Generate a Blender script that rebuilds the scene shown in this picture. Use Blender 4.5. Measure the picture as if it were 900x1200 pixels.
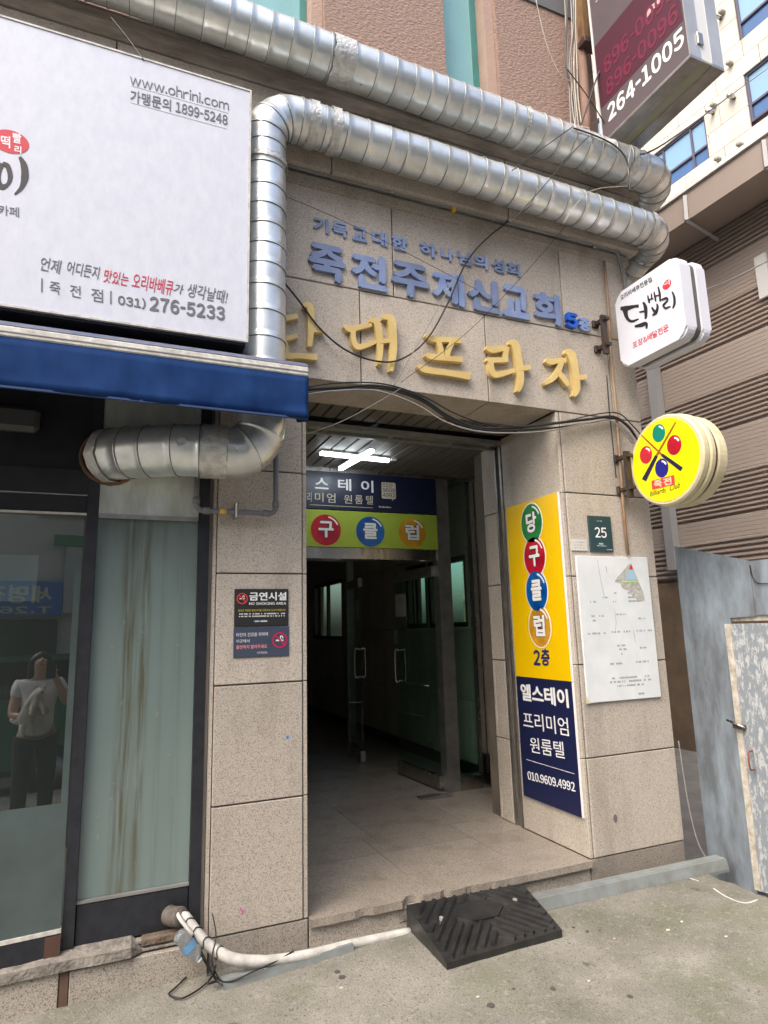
import bpy, bmesh, math, random
from mathutils import Vector, Matrix, noise
random.seed(7)
C = bpy.context.scene
for o in list(bpy.data.objects): bpy.data.objects.remove(o)

# ------------------------------------------------------------------ camera
F, YAW, PIT, ROL = 741.0, 0.40200871, 0.18074431, -0.0264982
CAM = Vector((-0.85945, -3.0, 1.26690))
fw = Vector((math.sin(YAW)*math.cos(PIT), math.cos(YAW)*math.cos(PIT), math.sin(PIT)))
rt = Vector((math.cos(YAW), -math.sin(YAW), 0)); up = rt.cross(fw)
R_ = rt*math.cos(ROL)+up*math.sin(ROL); U_ = -rt*math.sin(ROL)+up*math.cos(ROL)
cd = bpy.data.cameras.new('camera'); cam = bpy.data.objects.new('camera', cd)
C.collection.objects.link(cam); C.camera = cam
M = Matrix.Identity(4)
for i in range(3): M[i][0], M[i][1], M[i][2], M[i][3] = R_[i], U_[i], -fw[i], CAM[i]
cam.matrix_world = M
cd.sensor_fit = 'VERTICAL'; cd.sensor_height = 36; cd.lens = F/1200*36
cd.clip_start = .02; cd.clip_end = 500
C.render.resolution_x, C.render.resolution_y = 768, 1024

# ------------------------------------------------------------------ light
SUN_EL, SUN_AZ = math.radians(52), math.radians(238)   # azimuth clockwise from +Y
w = bpy.data.worlds.new('World'); C.world = w; w.use_nodes = True
nt = w.node_tree; nt.nodes.clear()
sky = nt.nodes.new('ShaderNodeTexSky'); sky.sky_type = 'NISHITA'; sky.sun_disc = False
sky.sun_elevation = SUN_EL; sky.sun_rotation = SUN_AZ
sky.dust_density = 6.0; sky.air_density = 1.0; sky.ozone_density = .6
bg = nt.nodes.new('ShaderNodeBackground'); bg.inputs[1].default_value = .15
ou = nt.nodes.new('ShaderNodeOutputWorld')
nt.links.new(sky.outputs[0], bg.inputs[0]); nt.links.new(bg.outputs[0], ou.inputs[0])
sl = bpy.data.lights.new('sun', 'SUN'); sl.energy = 1.3; sl.angle = math.radians(60); sl.color = (1, .97, .93)
so = bpy.data.objects.new('sun', sl); C.collection.objects.link(so)
sd = Vector((math.sin(SUN_AZ)*math.cos(SUN_EL), math.cos(SUN_AZ)*math.cos(SUN_EL), math.sin(SUN_EL)))
so.rotation_euler = sd.to_track_quat('Z', 'Y').to_euler()
C.view_settings.view_transform = 'Standard'; C.view_settings.look = 'None'
C.view_settings.exposure = 1.1; C.view_settings.gamma = 1
C.render.engine = 'CYCLES'
C.cycles.max_bounces = 8; C.cycles.transparent_max_bounces = 12

# ------------------------------------------------------------------ measuring
def ray(x, y): return R_*((x-450)/F) - U_*((y-600)/F) + fw
def onY(x, y, c=0.0):
    d = ray(x, y); return CAM + d*((c-CAM.y)/d.y)
def onX(x, y, c):
    d = ray(x, y); return CAM + d*((c-CAM.x)/d.x)
def onZ(x, y, c=0.0):
    d = ray(x, y); return CAM + d*((c-CAM.z)/d.z)
def onP(x, y, p0, a):
    n = Vector((math.cos(a), math.sin(a), 0)); d = ray(x, y)
    return CAM + d*((Vector(p0)-CAM).dot(n)/d.dot(n))

# ------------------------------------------------------------------ materials
def mat(name, col, rough=.6, metal=0.0, spec=.5, var=0.0, vscale=3.0, bump=0.0, bscale=60.0, col2=None,
        stretch=(1, 1, 1), detail=6.0, emit=None, estr=0.0, coat=0.0, rvar=0.0, objvar=0.0, lo=.35, hi=.65):
    m = bpy.data.materials.new(name); m.use_nodes = True; N = m.node_tree.nodes; L = m.node_tree.links
    b = N['Principled BSDF']; b.inputs['Roughness'].default_value = rough; b.inputs['Metallic'].default_value = metal
    b.inputs['Specular IOR Level'].default_value = spec; b.inputs['Coat Weight'].default_value = coat
    b.inputs['Coat Roughness'].default_value = .08
    b.inputs['Base Color'].default_value = (*col, 1)
    if emit: b.inputs['Emission Color'].default_value = (*emit, 1); b.inputs['Emission Strength'].default_value = estr
    if var or bump or rvar or objvar:
        tc = N.new('ShaderNodeTexCoord'); mp = N.new('ShaderNodeMapping'); mp.inputs['Scale'].default_value = stretch
        L.new(tc.outputs['Object'], mp.inputs[0])
        n1 = N.new('ShaderNodeTexNoise'); n1.inputs['Scale'].default_value = vscale; n1.inputs['Detail'].default_value = detail
        n1.inputs['Roughness'].default_value = .65
        L.new(mp.outputs[0], n1.inputs['Vector'])
        mr = N.new('ShaderNodeMapRange'); mr.inputs[1].default_value = lo; mr.inputs[2].default_value = hi
        L.new(n1.outputs[0], mr.inputs[0])
        mx = N.new('ShaderNodeMix'); mx.data_type = 'RGBA'
        c2 = col2 if col2 else tuple(max(0, c*(1-var)) for c in col)
        mx.inputs[6].default_value = (*col, 1); mx.inputs[7].default_value = (*c2, 1)
        L.new(mr.outputs[0], mx.inputs[0]); last = mx.outputs[2]
        if objvar:
            oi = N.new('ShaderNodeObjectInfo'); r2 = N.new('ShaderNodeMapRange')
            r2.inputs[3].default_value = 1-objvar; r2.inputs[4].default_value = 1+objvar
            L.new(oi.outputs['Random'], r2.inputs[0])
            hs = N.new('ShaderNodeHueSaturation'); L.new(r2.outputs[0], hs.inputs['Value']); L.new(last, hs.inputs['Color']); last = hs.outputs[0]
        L.new(last, b.inputs['Base Color'])
        if rvar:
            r3 = N.new('ShaderNodeMapRange'); r3.inputs[1].default_value = .3; r3.inputs[2].default_value = .7
            r3.inputs[3].default_value = max(0.02, rough-rvar); r3.inputs[4].default_value = rough+rvar
            L.new(n1.outputs[0], r3.inputs[0]); L.new(r3.outputs[0], b.inputs['Roughness'])
        if bump:
            n2 = N.new('ShaderNodeTexNoise'); n2.inputs['Scale'].default_value = bscale; n2.inputs['Detail'].default_value = 4
            L.new(mp.outputs[0], n2.inputs['Vector'])
            bp = N.new('ShaderNodeBump'); bp.inputs['Strength'].default_value = bump; bp.inputs['Distance'].default_value = .01
            L.new(n2.outputs[0], bp.inputs['Height']); L.new(bp.outputs[0], b.inputs['Normal'])
    return m

def granite(name, base, dark, light, rough=.55, stain=.35, scol=(.16, .13, .10)):
    m = bpy.data.materials.new(name); m.use_nodes = True; N = m.node_tree.nodes; L = m.node_tree.links
    b = N['Principled BSDF']; b.inputs['Roughness'].default_value = rough; b.inputs['Specular IOR Level'].default_value = .35
    tc = N.new('ShaderNodeTexCoord')
    def nz(scale, detail, lo, hi, vec=None):
        n = N.new('ShaderNodeTexNoise'); n.inputs['Scale'].default_value = scale; n.inputs['Detail'].default_value = detail
        L.new(vec or tc.outputs['Object'], n.inputs['Vector'])
        r = N.new('ShaderNodeMapRange'); r.inputs[1].default_value = lo; r.inputs[2].default_value = hi
        L.new(n.outputs[0], r.inputs[0]); return r.outputs[0]
    def mix(f, a, c):
        x = N.new('ShaderNodeMix'); x.data_type = 'RGBA'; L.new(f, x.inputs[0])
        if isinstance(a, tuple): x.inputs[6].default_value = (*a, 1)
        else: L.new(a, x.inputs[6])
        if isinstance(c, tuple): x.inputs[7].default_value = (*c, 1)
        else: L.new(c, x.inputs[7])
        return x.outputs[2]
    v = N.new('ShaderNodeTexVoronoi'); v.inputs['Scale'].default_value = 300
    L.new(tc.outputs['Object'], v.inputs['Vector'])
    sp = N.new('ShaderNodeSeparateColor'); L.new(v.outputs['Color'], sp.inputs[0])
    g1 = N.new('ShaderNodeMapRange'); g1.inputs[1].default_value = .80; g1.inputs[2].default_value = .84; L.new(sp.outputs[0], g1.inputs[0])
    g2 = N.new('ShaderNodeMapRange'); g2.inputs[1].default_value = .55; g2.inputs[2].default_value = .9; L.new(sp.outputs[1], g2.inputs[0])
    c = mix(g2.outputs[0], base, light); c = mix(g1.outputs[0], c, dark)
    mp = N.new('ShaderNodeMapping'); mp.inputs['Scale'].default_value = (1, 1, .28); L.new(tc.outputs['Object'], mp.inputs[0])
    s = nz(5, 7, .50, .78, mp.outputs[0])
    mm = N.new('ShaderNodeMath'); mm.operation = 'MULTIPLY'; mm.inputs[1].default_value = stain; L.new(s, mm.inputs[0])
    c = mix(mm.outputs[0], c, scol)
    oi = N.new('ShaderNodeObjectInfo'); r2 = N.new('ShaderNodeMapRange'); r2.inputs[3].default_value = .91; r2.inputs[4].default_value = 1.08
    L.new(oi.outputs['Random'], r2.inputs[0]); hs = N.new('ShaderNodeHueSaturation'); L.new(r2.outputs[0], hs.inputs['Value']); L.new(c, hs.inputs['Color'])
    L.new(hs.outputs[0], b.inputs['Base Color'])
    bn = N.new('ShaderNodeTexNoise'); bn.inputs['Scale'].default_value = 260; L.new(tc.outputs['Object'], bn.inputs['Vector'])
    bp = N.new('ShaderNodeBump'); bp.inputs['Strength'].default_value = .25; bp.inputs['Distance'].default_value = .003
    L.new(bn.outputs[0], bp.inputs['Height']); L.new(bp.outputs[0], b.inputs['Normal'])
    return m

def glassmat(name, tint, rough=.0, ior=1.5, boost=1.0):
    m = bpy.data.materials.new(name); m.use_nodes = True; N = m.node_tree.nodes; L = m.node_tree.links; N.clear()
    t = N.new('ShaderNodeBsdfTransparent'); t.inputs[0].default_value = (*tint, 1)
    g = N.new('ShaderNodeBsdfGlossy'); g.inputs[0].default_value = (.95, 1, .98, 1); g.inputs['Roughness'].default_value = rough
    f = N.new('ShaderNodeFresnel'); f.inputs[0].default_value = ior
    k = N.new('ShaderNodeMath'); k.operation = 'MULTIPLY'; k.inputs[1].default_value = boost; k.use_clamp = True
    ge = N.new('ShaderNodeNewGeometry'); fr_ = N.new('ShaderNodeMath'); fr_.operation = 'SUBTRACT'; fr_.inputs[0].default_value = 1.0
    L.new(ge.outputs['Backfacing'], fr_.inputs[1]); k2 = N.new('ShaderNodeMath'); k2.operation = 'MULTIPLY'
    L.new(f.outputs[0], k2.inputs[0]); L.new(fr_.outputs[0], k2.inputs[1]); L.new(k2.outputs[0], k.inputs[0])   # reflect at the outer face only
    x = N.new('ShaderNodeMixShader'); L.new(k.outputs[0], x.inputs[0]); L.new(t.outputs[0], x.inputs[1]); L.new(g.outputs[0], x.inputs[2])
    o = N.new('ShaderNodeOutputMaterial'); L.new(x.outputs[0], o.inputs[0]); return m

GRAN = granite('granite', (.455, .408, .35), (.27, .24, .205), (.54, .49, .43), stain=.55, scol=(.20, .165, .13))
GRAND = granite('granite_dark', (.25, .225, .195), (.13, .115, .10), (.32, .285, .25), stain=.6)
GRANF = granite('granite_floor', (.29, .255, .215), (.17, .15, .125), (.35, .31, .265), rough=.26, stain=.6)
GRANR = granite('granite_rough', (.33, .30, .26), (.16, .14, .12), (.42, .38, .33), stain=.65)
JOINT = mat('joint_mortar', (.16, .135, .11), .9, var=.4)
MOULD = mat('stained_moulding', (.36, .315, .27), .85, var=.5, vscale=5, col2=(.15, .125, .105), bump=.5, bscale=120, stretch=(.5, 1, 3))
STUCCO = mat('stucco', (.345, .24, .195), .9, bump=1.0, bscale=42, var=.3, vscale=30, stretch=(1, 1, 1.8))
STUCJ = mat('stucco_jamb', (.42, .30, .245), .9, var=.15, bump=.5)
BAND = mat('grey_band', (.14, .145, .16), .8, var=.2)
TEALF = mat('teal_frame', (.05, .22, .20), .5, var=.2)
TEALG = mat('teal_window_glass', (.26, .52, .53), .12, spec=.8, var=.25, vscale=2, stretch=(1, 1, .3))
def steel(name, col=(.86, .90, .89), rough=.36, streak=(1, 1, 1)):
    return mat(name, col, rough, metal=.82, var=.26, vscale=9, rvar=.10, stretch=streak, bump=.05, bscale=14, objvar=.08, detail=8, col2=tuple(c*.80 for c in col))
GALV = steel('galvanised_steel'); GALVD = steel('galvanised_steel_dark', (.40, .41, .40), .42)  # the second is a darker steel for the flexible sleeve
FOIL = mat('foil_tape', (.74, .74, .70), .42, metal=.6, bump=.6, bscale=50, var=.3, vscale=30)
SEAM = mat('dark_seam', (.30, .32, .31), .5, metal=.6)
STAIN = mat('stainless_steel', (.52, .50, .47), .26, metal=1.0, var=.2, vscale=9, rvar=.08, stretch=(1, 1, .15))
STAIND = mat('dull_steel', (.50, .49, .47), .4, metal=.9, var=.3, vscale=9)
PANEL = mat('brushed_panel', (.72, .76, .71), .36, metal=.6, var=.3, vscale=5, col2=(.50, .51, .45), rvar=.1, stretch=(2, 1, .6))
NAVYF = mat('dark_blue_frame', (.012, .014, .020), .42, var=.5, vscale=20, col2=(.024, .026, .033))
BLKF = mat('black_frame', (.010, .010, .012), .4, var=.4, vscale=8, col2=(.02, .02, .022))
BROWNC = mat('brown_cap', (.10, .05, .035), .7, var=.3)
CONC = mat('rough_mortar', (.30, .275, .24), .9, var=.5, vscale=18, bump=.9, bscale=60)
SIGNW = mat('white_sign_vinyl', (.60, .63, .71), .42, var=.06, vscale=22, col2=(.54, .57, .66), stretch=(1, 1, .5), bump=.02, bscale=40)
GREY_T = mat('grey_print', (.13, .135, .155), .5); RED_T = mat('red_print', (.55, .03, .05), .5)
WHITE = mat('white_print', (.80, .81, .82), .5); BLACK_T = mat('black_print', (.015, .015, .018), .5)
ALU = mat('white_aluminium', (.66, .65, .60), .5, var=.3, vscale=25, col2=(.40, .39, .36))
AWN = mat('blue_awning_fabric', (.004, .024, .10), .8, spec=.15, var=.55, vscale=6, col2=(.010, .042, .15), bump=.25, bscale=9, stretch=(1, 1, .5))
AWND = mat('faded_awning_top', (.05, .07, .13), .85, var=.5, vscale=30, col2=(.11, .12, .16))
BLUEL = mat('faded_blue_letter', (.175, .245, .45), .6, var=.25, vscale=12, col2=(.24, .30, .47), objvar=.22)
BLUES = mat('bright_blue_letter', (.01, .10, .50), .4)
GOLD = mat('gold_letter', (.72, .55, .22), .34, metal=.1, var=.12, vscale=5, col2=(.60, .44, .17))
CONDG = mat('grey_conduit', (.22, .225, .23), .5, var=.2)
PVCG = mat('grey_pvc', (.17, .17, .19), .42, var=.15)
RUST = mat('rusty_pipe', (.36, .29, .20), .8, var=.6, vscale=9, col2=(.22, .10, .05), bump=.4, stretch=(1, 1, .3))
BLKM = mat('black_iron', (.02, .018, .018), .6, var=.4, vscale=30, col2=(.06, .035, .025))
CABLE = mat('black_cable', (.014, .014, .015), .45); CABLEG = mat('grey_cable', (.25, .24, .23), .6)
CABLEC = mat('cream_cable', (.50, .46, .38), .6, var=.3)
YEL = mat('yellow_sign', (.85, .54, .0), .38, var=.05, coat=.3)
YELR = mat('yellow_round_sign', (.88, .78, .0), .35, coat=.3, var=.05, vscale=6)
NAVY = mat('navy_sign', (.010, .014, .060), .4, coat=.2); NAVYD = mat('navy_vestibule_sign', (.010, .014, .045), .35)
NAVYT = mat('navy_print', (.01, .02, .12), .5)
LIME = mat('lime_sign', (.40, .52, .06), .32, var=.12, vscale=2.5)
def ballm(name, c, c2): return mat(name, c, .3, var=.5, vscale=5, col2=c2, coat=.4)
BG = ballm('green_ball', (.02, .27, .06), (.0, .11, .03)); BR = ballm('red_ball', (.58, .015, .03), (.30, .0, .02))
BB = ballm('blue_ball', (.005, .15, .50), (.0, .04, .22)); BY = ballm('gold_ball', (.75, .42, .03), (.45, .20, .01))
CREAM = mat('aged_cream_plastic', (.66, .60, .40), .45, var=.3, vscale=9, col2=(.55, .49, .30))
BRN = mat('brown_rim', (.07, .045, .04), .6); CUE = mat('cue_brown', (.30, .09, .02), .5)
SIGNW2 = mat('white_lightbox', (.68, .70, .78), .4, var=.05, vscale=5); GREYB = mat('grey_lightbox_band', (.11, .11, .10), .5, var=.3)
PALEG = mat('cream_character', (.62, .57, .42), .5)
DGREEN = mat('dark_green_plate', (.022, .06, .068), .45, var=.1); PAPER = mat('white_board', (.70, .73, .74), .5, var=.08, vscale=7, col2=(.62, .66, .68), bump=.05, bscale=20)
FAINT = mat('faint_print', (.50, .54, .57), .6); INK = mat('weak_ink', (.30, .32, .33), .6)
ADH = mat('torn_map_print', (.33, .50, .62), .6); LINEG = mat('map_green', (.45, .62, .20), .6); TORN = mat('torn_grey_backing', (.50, .50, .46), .7, bump=.8, bscale=50, var=.3, vscale=30)
CHAR = mat('charcoal_sign', (.022, .023, .024), .45); SLATEB = mat('slate_blue_sign', (.05, .065, .105), .45)
NOR = mat('no_red', (.68, .05, .04), .5); NOP = mat('no_crimson', (.50, .01, .08), .5); PINK = mat('pink_print', (.80, .30, .33), .5)
YTX = mat('yellow_print', (.68, .55, .05), .5); TEALT = mat('teal_print', (.02, .25, .35), .5)
SIGB = mat('taupe_sign_face', (.105, .085, .095), .45, var=.12, vscale=4); MAROON = mat('maroon_band', (.065, .008, .025), .5)
MARL = mat('maroon_print', (.15, .010, .038), .5); PNK = mat('pale_pink_print', (.50, .36, .38), .5)
MIRR = mat('mirror_strip', (.52, .53, .53), .32, metal=.45, var=.2, vscale=3); SIGE = mat('sign_edge_white', (.66, .67, .66), .4)
OLIVE = mat('olive_tray', (.30, .30, .22), .6, var=.2)
RUB = mat('black_rubber', (.013, .013, .014), .34, spec=.6, var=.6, vscale=14, col2=(.03, .03, .03), bump=.2, bscale=90)
CHAN = mat('grey_channel', (.235, .265, .265), .5, var=.3, vscale=8, col2=(.17, .18, .17))
WPIPE = mat('white_wrap', (.62, .61, .57), .6, var=.35, vscale=14, bump=.3, bscale=40)
FENCE = mat('blue_grey_sheet', (.135, .15, .168), .55, var=.5, vscale=7, col2=(.27, .33, .385), stretch=(1, 1, .30), bump=.3, bscale=9, detail=10, lo=.38, hi=.62)
def flaky():
    m = mat('flaking_white_paint', (.19, .225, .265), .7, bump=.3, bscale=30); N = m.node_tree.nodes; L = m.node_tree.links
    b = N['Principled BSDF']; tc = N.new('ShaderNodeTexCoord'); mp = N.new('ShaderNodeMapping'); mp.inputs['Scale'].default_value = (1, 1, .35)
    L.new(tc.outputs['Object'], mp.inputs[0]); n = N.new('ShaderNodeTexNoise'); n.inputs['Scale'].default_value = 44; n.inputs['Detail'].default_value = 8; n.inputs['Roughness'].default_value = .75
    L.new(mp.outputs[0], n.inputs['Vector']); r = N.new('ShaderNodeValToRGB'); r.color_ramp.elements[0].position = .50; r.color_ramp.elements[1].position = .56
    r.color_ramp.elements[0].color = (.21, .24, .27, 1); r.color_ramp.elements[1].color = (.43, .45, .46, 1)
    L.new(n.outputs[0], r.inputs[0]); L.new(r.outputs[0], b.inputs['Base Color']); return m
FLAKY = flaky(); WHITEP = mat('chipped_white_frame', (.60, .58, .52), .6, var=.45, vscale=20, col2=(.35, .30, .24))
FASC = mat('taupe_fascia', (.36, .30, .255), .45, var=.06, vscale=1.5); CLAD = mat('taupe_cladding', (.43, .365, .315), .42, var=.07, vscale=1.2, objvar=.02)
SOFF = mat('taupe_soffit', (.20, .165, .14), .6); POST = mat('grey_post', (.36, .36, .36), .5, var=.06); POSTB = mat('bluegrey_post', (.24, .27, .30), .5)
BRICKW = mat('tan_wall', (.22, .155, .10), .9, var=.3)
TRAV = mat('travertine_tile', (.64, .60, .52), .6, var=.16, vscale=1.6, col2=(.55, .50, .41), objvar=.05, bump=.1)
WFR = mat('purple_grey_frame', (.085, .075, .12), .5); BLUEG = mat('blue_glass', (.05, .13, .30), .06, spec=1.0, var=.12, vscale=.8); BLIND = mat('pale_blue_blind', (.20, .36, .52), .35, spec=.9)
def ground_mat():
    m = bpy.data.materials.new('old_concrete'); m.use_nodes = True; N = m.node_tree.nodes; L = m.node_tree.links
    b = N['Principled BSDF']; b.inputs['Roughness'].default_value = .9; b.inputs['Specular IOR Level'].default_value = .2; tc = N.new('ShaderNodeTexCoord')
    def nz(s, d, lo, hi, off=0, rg=.6):
        mp = N.new('ShaderNodeMapping'); mp.inputs['Location'].default_value = (off, off, 0); L.new(tc.outputs['Object'], mp.inputs[0])
        n = N.new('ShaderNodeTexNoise'); n.inputs['Scale'].default_value = s; n.inputs['Detail'].default_value = d; n.inputs['Roughness'].default_value = rg; L.new(mp.outputs[0], n.inputs['Vector'])
        r = N.new('ShaderNodeMapRange'); r.inputs[1].default_value = lo; r.inputs[2].default_value = hi; L.new(n.outputs[0], r.inputs[0]); return r.outputs[0]
    def mix(f, a, c, k=1.0):
        mu = N.new('ShaderNodeMath'); mu.operation = 'MULTIPLY'; mu.inputs[1].default_value = k; L.new(f, mu.inputs[0])
        x = N.new('ShaderNodeMix'); x.data_type = 'RGBA'; L.new(mu.outputs[0], x.inputs[0])
        if isinstance(a, tuple): x.inputs[6].default_value = (*a, 1)
        else: L.new(a, x.inputs[6])
        x.inputs[7].default_value = (*c, 1); return x.outputs[2]
    c = mix(nz(3, 10, .35, .65), (.27, .258, .22), (.155, .15, .125))
    c = mix(nz(2.1, 6, .52, .68, 7), c, (.135, .145, .085), .8)
    c = mix(nz(34, 8, .56, .68, 3), c, (.36, .345, .305), .45)
    c = mix(nz(75, 3, .58, .68, 5), c, (.09, .085, .075), .85); c = mix(nz(190, 2, .52, .66, 9), c, (.33, .315, .275), .5); c = mix(nz(170, 2, .56, .66, 15), c, (.10, .095, .08), .6)
    c = mix(nz(9, 5, .66, .70, 11), c, (.085, .08, .07), .75)
    L.new(c, b.inputs['Base Color'])
    n = N.new('ShaderNodeTexNoise'); n.inputs['Scale'].default_value = 110; n.inputs['Detail'].default_value = 8; L.new(tc.outputs['Object'], n.inputs['Vector'])
    bp = N.new('ShaderNodeBump'); bp.inputs['Strength'].default_value = .8; bp.inputs['Distance'].default_value = .006; L.new(n.outputs[0], bp.inputs['Height']); L.new(bp.outputs[0], b.inputs['Normal'])
    return m
GROUND = ground_mat()
ASPH = mat('pale_concrete_road', (.26, .25, .23), .9, var=.3, bump=.6, bscale=120)  # road colour lightened to bounce more light into the entrance
CEIL = mat('dark_ceiling_slat', (.15, .135, .12), .55, metal=.1, var=.15)
LAMP = mat('lit_tube', (.9, .95, 1), .4, emit=(.86, .95, 1), estr=8.0); LAMPB = mat('lamp_housing', (.6, .62, .6), .4)
GLASS = glassmat('clear_green_glass', (.78, .93, .87), 0.0, 1.5, 1.7); GLASSD = glassmat('dark_shop_glass', (.80, .86, .84), 0.0, 1.5, 3.2)
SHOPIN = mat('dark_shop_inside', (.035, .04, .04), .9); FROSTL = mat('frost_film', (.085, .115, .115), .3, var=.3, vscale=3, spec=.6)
LIT = mat('daylit_frosted_pane', (.35, .50, .45), .5, var=.2)
SKIN = mat('skin', (.55, .36, .27), .5); SHIRT = mat('white_tshirt', (.75, .75, .75), .8); TROU = mat('dark_trousers', (.02, .02, .025), .8)
HAIR = mat('black_hair', (.01, .008, .007), .4); DOGM = mat('white_fur', (.70, .66, .60), .9, bump=.5, bscale=80, var=.15)
def frosted():
    m = bpy.data.materials.new('dirty_frosted_glass'); m.use_nodes = True; N = m.node_tree.nodes; L = m.node_tree.links
    b = N['Principled BSDF']; b.inputs['Roughness'].default_value = .2; b.inputs['Specular IOR Level'].default_value = .6
    tc = N.new('ShaderNodeTexCoord')
    def st(sx, sz, lo, hi, off, sc=1.0, det=8):
        mp = N.new('ShaderNodeMapping'); mp.inputs['Scale'].default_value = (sx, 1, sz); mp.inputs['Location'].default_value = (off, 0, off); L.new(tc.outputs['Object'], mp.inputs[0])
        n = N.new('ShaderNodeTexNoise'); n.inputs['Scale'].default_value = sc; n.inputs['Detail'].default_value = det; L.new(mp.outputs[0], n.inputs['Vector'])
        r = N.new('ShaderNodeMapRange'); r.inputs[1].default_value = lo; r.inputs[2].default_value = hi; L.new(n.outputs[0], r.inputs[0]); return r.outputs[0]
    def mix(f, a, c, k=1.0):
        mu = N.new('ShaderNodeMath'); mu.operation = 'MULTIPLY'; mu.inputs[1].default_value = k; L.new(f, mu.inputs[0])
        x = N.new('ShaderNodeMix'); x.data_type = 'RGBA'; L.new(mu.outputs[0], x.inputs[0])
        if isinstance(a, tuple): x.inputs[6].default_value = (*a, 1)
        else: L.new(a, x.inputs[6])
        x.inputs[7].default_value = (*c, 1); return x.outputs[2]
    c = mix(st(3, .6, .3, .7, 0), (.20, .265, .25), (.15, .20, .195))
    # a brownish run of dirt, about 6 cm wide, with a ragged edge
    sx = N.new('ShaderNodeSeparateXYZ'); L.new(tc.outputs['Object'], sx.inputs[0])
    def run(x0, wd, strength, c, sc=22):
        a1 = N.new('ShaderNodeMath'); a1.operation = 'SUBTRACT'; a1.inputs[1].default_value = x0; L.new(sx.outputs[0], a1.inputs[0])
        a2 = N.new('ShaderNodeMath'); a2.operation = 'ABSOLUTE'; L.new(a1.outputs[0], a2.inputs[0])
        r = N.new('ShaderNodeMapRange'); r.inputs[1].default_value = wd; r.inputs[2].default_value = wd*.2; L.new(a2.outputs[0], r.inputs[0])
        mu = N.new('ShaderNodeMath'); mu.operation = 'MULTIPLY'; L.new(r.outputs[0], mu.inputs[0]); L.new(st(sc*3, 3, .35, .6, x0*9, 1.0, 8), mu.inputs[1])
        return mix(mu.outputs[0], c, (.095, .095, .062), strength)
    c = run(-.80, .05, .95, c); c = run(-.735, .032, .9, c); c = run(-.66, .02, .25, c); c = run(-.585, .03, .2, c)
    c = mix(st(40, 30, .66, .70, 3), c, (.30, .34, .32), .22)
    zr = N.new('ShaderNodeMapRange'); zr.inputs[1].default_value = 1.35; zr.inputs[2].default_value = 1.80; L.new(sx.outputs[2], zr.inputs[0])
    zm = N.new('ShaderNodeMath'); zm.operation = 'MULTIPLY'; L.new(zr.outputs[0], zm.inputs[0]); L.new(st(5, 1.5, .35, .6, 5), zm.inputs[1]); c = mix(zm.outputs[0], c, (.07, .075, .065), .75)
    L.new(c, b.inputs['Base Color']); return m
FROST = frosted()

# ------------------------------------------------------------------ builders
def link(o, parent=None):
    C.collection.objects.link(o)
    if parent is not None:
        o.parent = parent; o.matrix_parent_inverse = Matrix.Translation(-parent.location) if parent.type == 'EMPTY' and parent.rotation_euler.z == 0 else parent.matrix_world.inverted()
    return o
def obj(name, bm, m, parent=None, smooth=False, label=None, kind=None):
    me = bpy.data.meshes.new(name)
    bmesh.ops.recalc_face_normals(bm, faces=bm.faces); bm.to_mesh(me); bm.free()
    for mm in (m if isinstance(m, (list, tuple)) else [m]): me.materials.append(mm)
    if smooth: me.polygons.foreach_set('use_smooth', [True]*len(me.polygons))
    o = bpy.data.objects.new(name, me)
    if label: o['label'] = label
    if kind: o['kind'] = kind
    return link(o, parent)
def thing(name, label, cat, loc=(0, 0, 0), group=None):
    o = bpy.data.objects.new(name, None); o.location = loc; o.empty_display_size = .1; C.collection.objects.link(o)
    o['label'] = label; o['category'] = cat
    if group: o['group'] = group
    return o
def tag(o, label, cat, group=None):
    o['label'] = label; o['category'] = cat
    if group: o['group'] = group
    return o
def box(bm, x0, x1, y0, y1, z0, z1, bev=0.0, mi=0):
    n0 = len(bm.faces)
    v = [bm.verts.new((x, y, z)) for x in (x0, x1) for y in (y0, y1) for z in (z0, z1)]
    fs = [bm.faces.new([v[i] for i in q]) for q in ((0, 1, 3, 2), (4, 6, 7, 5), (0, 4, 5, 1), (2, 3, 7, 6), (0, 2, 6, 4), (1, 5, 7, 3))]
    for f in fs: f.material_index = mi
    if bev:
        es = list({e for f in fs for e in f.edges})
        bmesh.ops.bevel(bm, geom=es, offset=bev, segments=1, affect='EDGES')
    return bm
def B(x0, x1, y0, y1, z0, z1, bev=0.0): return box(bmesh.new(), x0, x1, y0, y1, z0, z1, bev)
def frame_basis(t):
    t = t.normalized(); a = Vector((0, 0, 1)) if abs(t.z) < .95 else Vector((0, 1, 0))
    u = t.cross(a).normalized(); return u, t.cross(u).normalized()
def tube(bm, pts, r, n=8, cap=True):
    pts = [Vector(p) for p in pts]; rs = r if isinstance(r, (list, tuple)) else [r]*len(pts)
    rings = []; pu = None
    for i, p in enumerate(pts):
        t = (pts[min(i+1, len(pts)-1)]-pts[max(i-1, 0)]).normalized()
        if pu is None: u, _ = frame_basis(t)
        else: u = (pu - t*pu.dot(t)).normalized()
        v = t.cross(u); pu = u
        rings.append([bm.verts.new(p+(u*math.cos(a)+v*math.sin(a))*rs[i]) for a in [2*math.pi*k/n for k in range(n)]])
    for a, b in zip(rings, rings[1:]):
        for k in range(n): bm.faces.new((a[k], a[(k+1) % n], b[(k+1) % n], b[k]))
    if cap: bm.faces.new(rings[0]); bm.faces.new(rings[-1][::-1])
    return bm
def spline(P, n=8):
    P = [Vector(p) for p in P]; out = []
    for i in range(len(P)-1):
        a, b, c, d = P[max(i-1, 0)], P[i], P[i+1], P[min(i+2, len(P)-1)]
        for k in range(n):
            t = k/n; out.append(.5*((2*b)+(c-a)*t+(2*a-5*b+4*c-d)*t*t+(3*b-a-3*c+d)*t**3))
    return out+[P[-1]]
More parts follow.
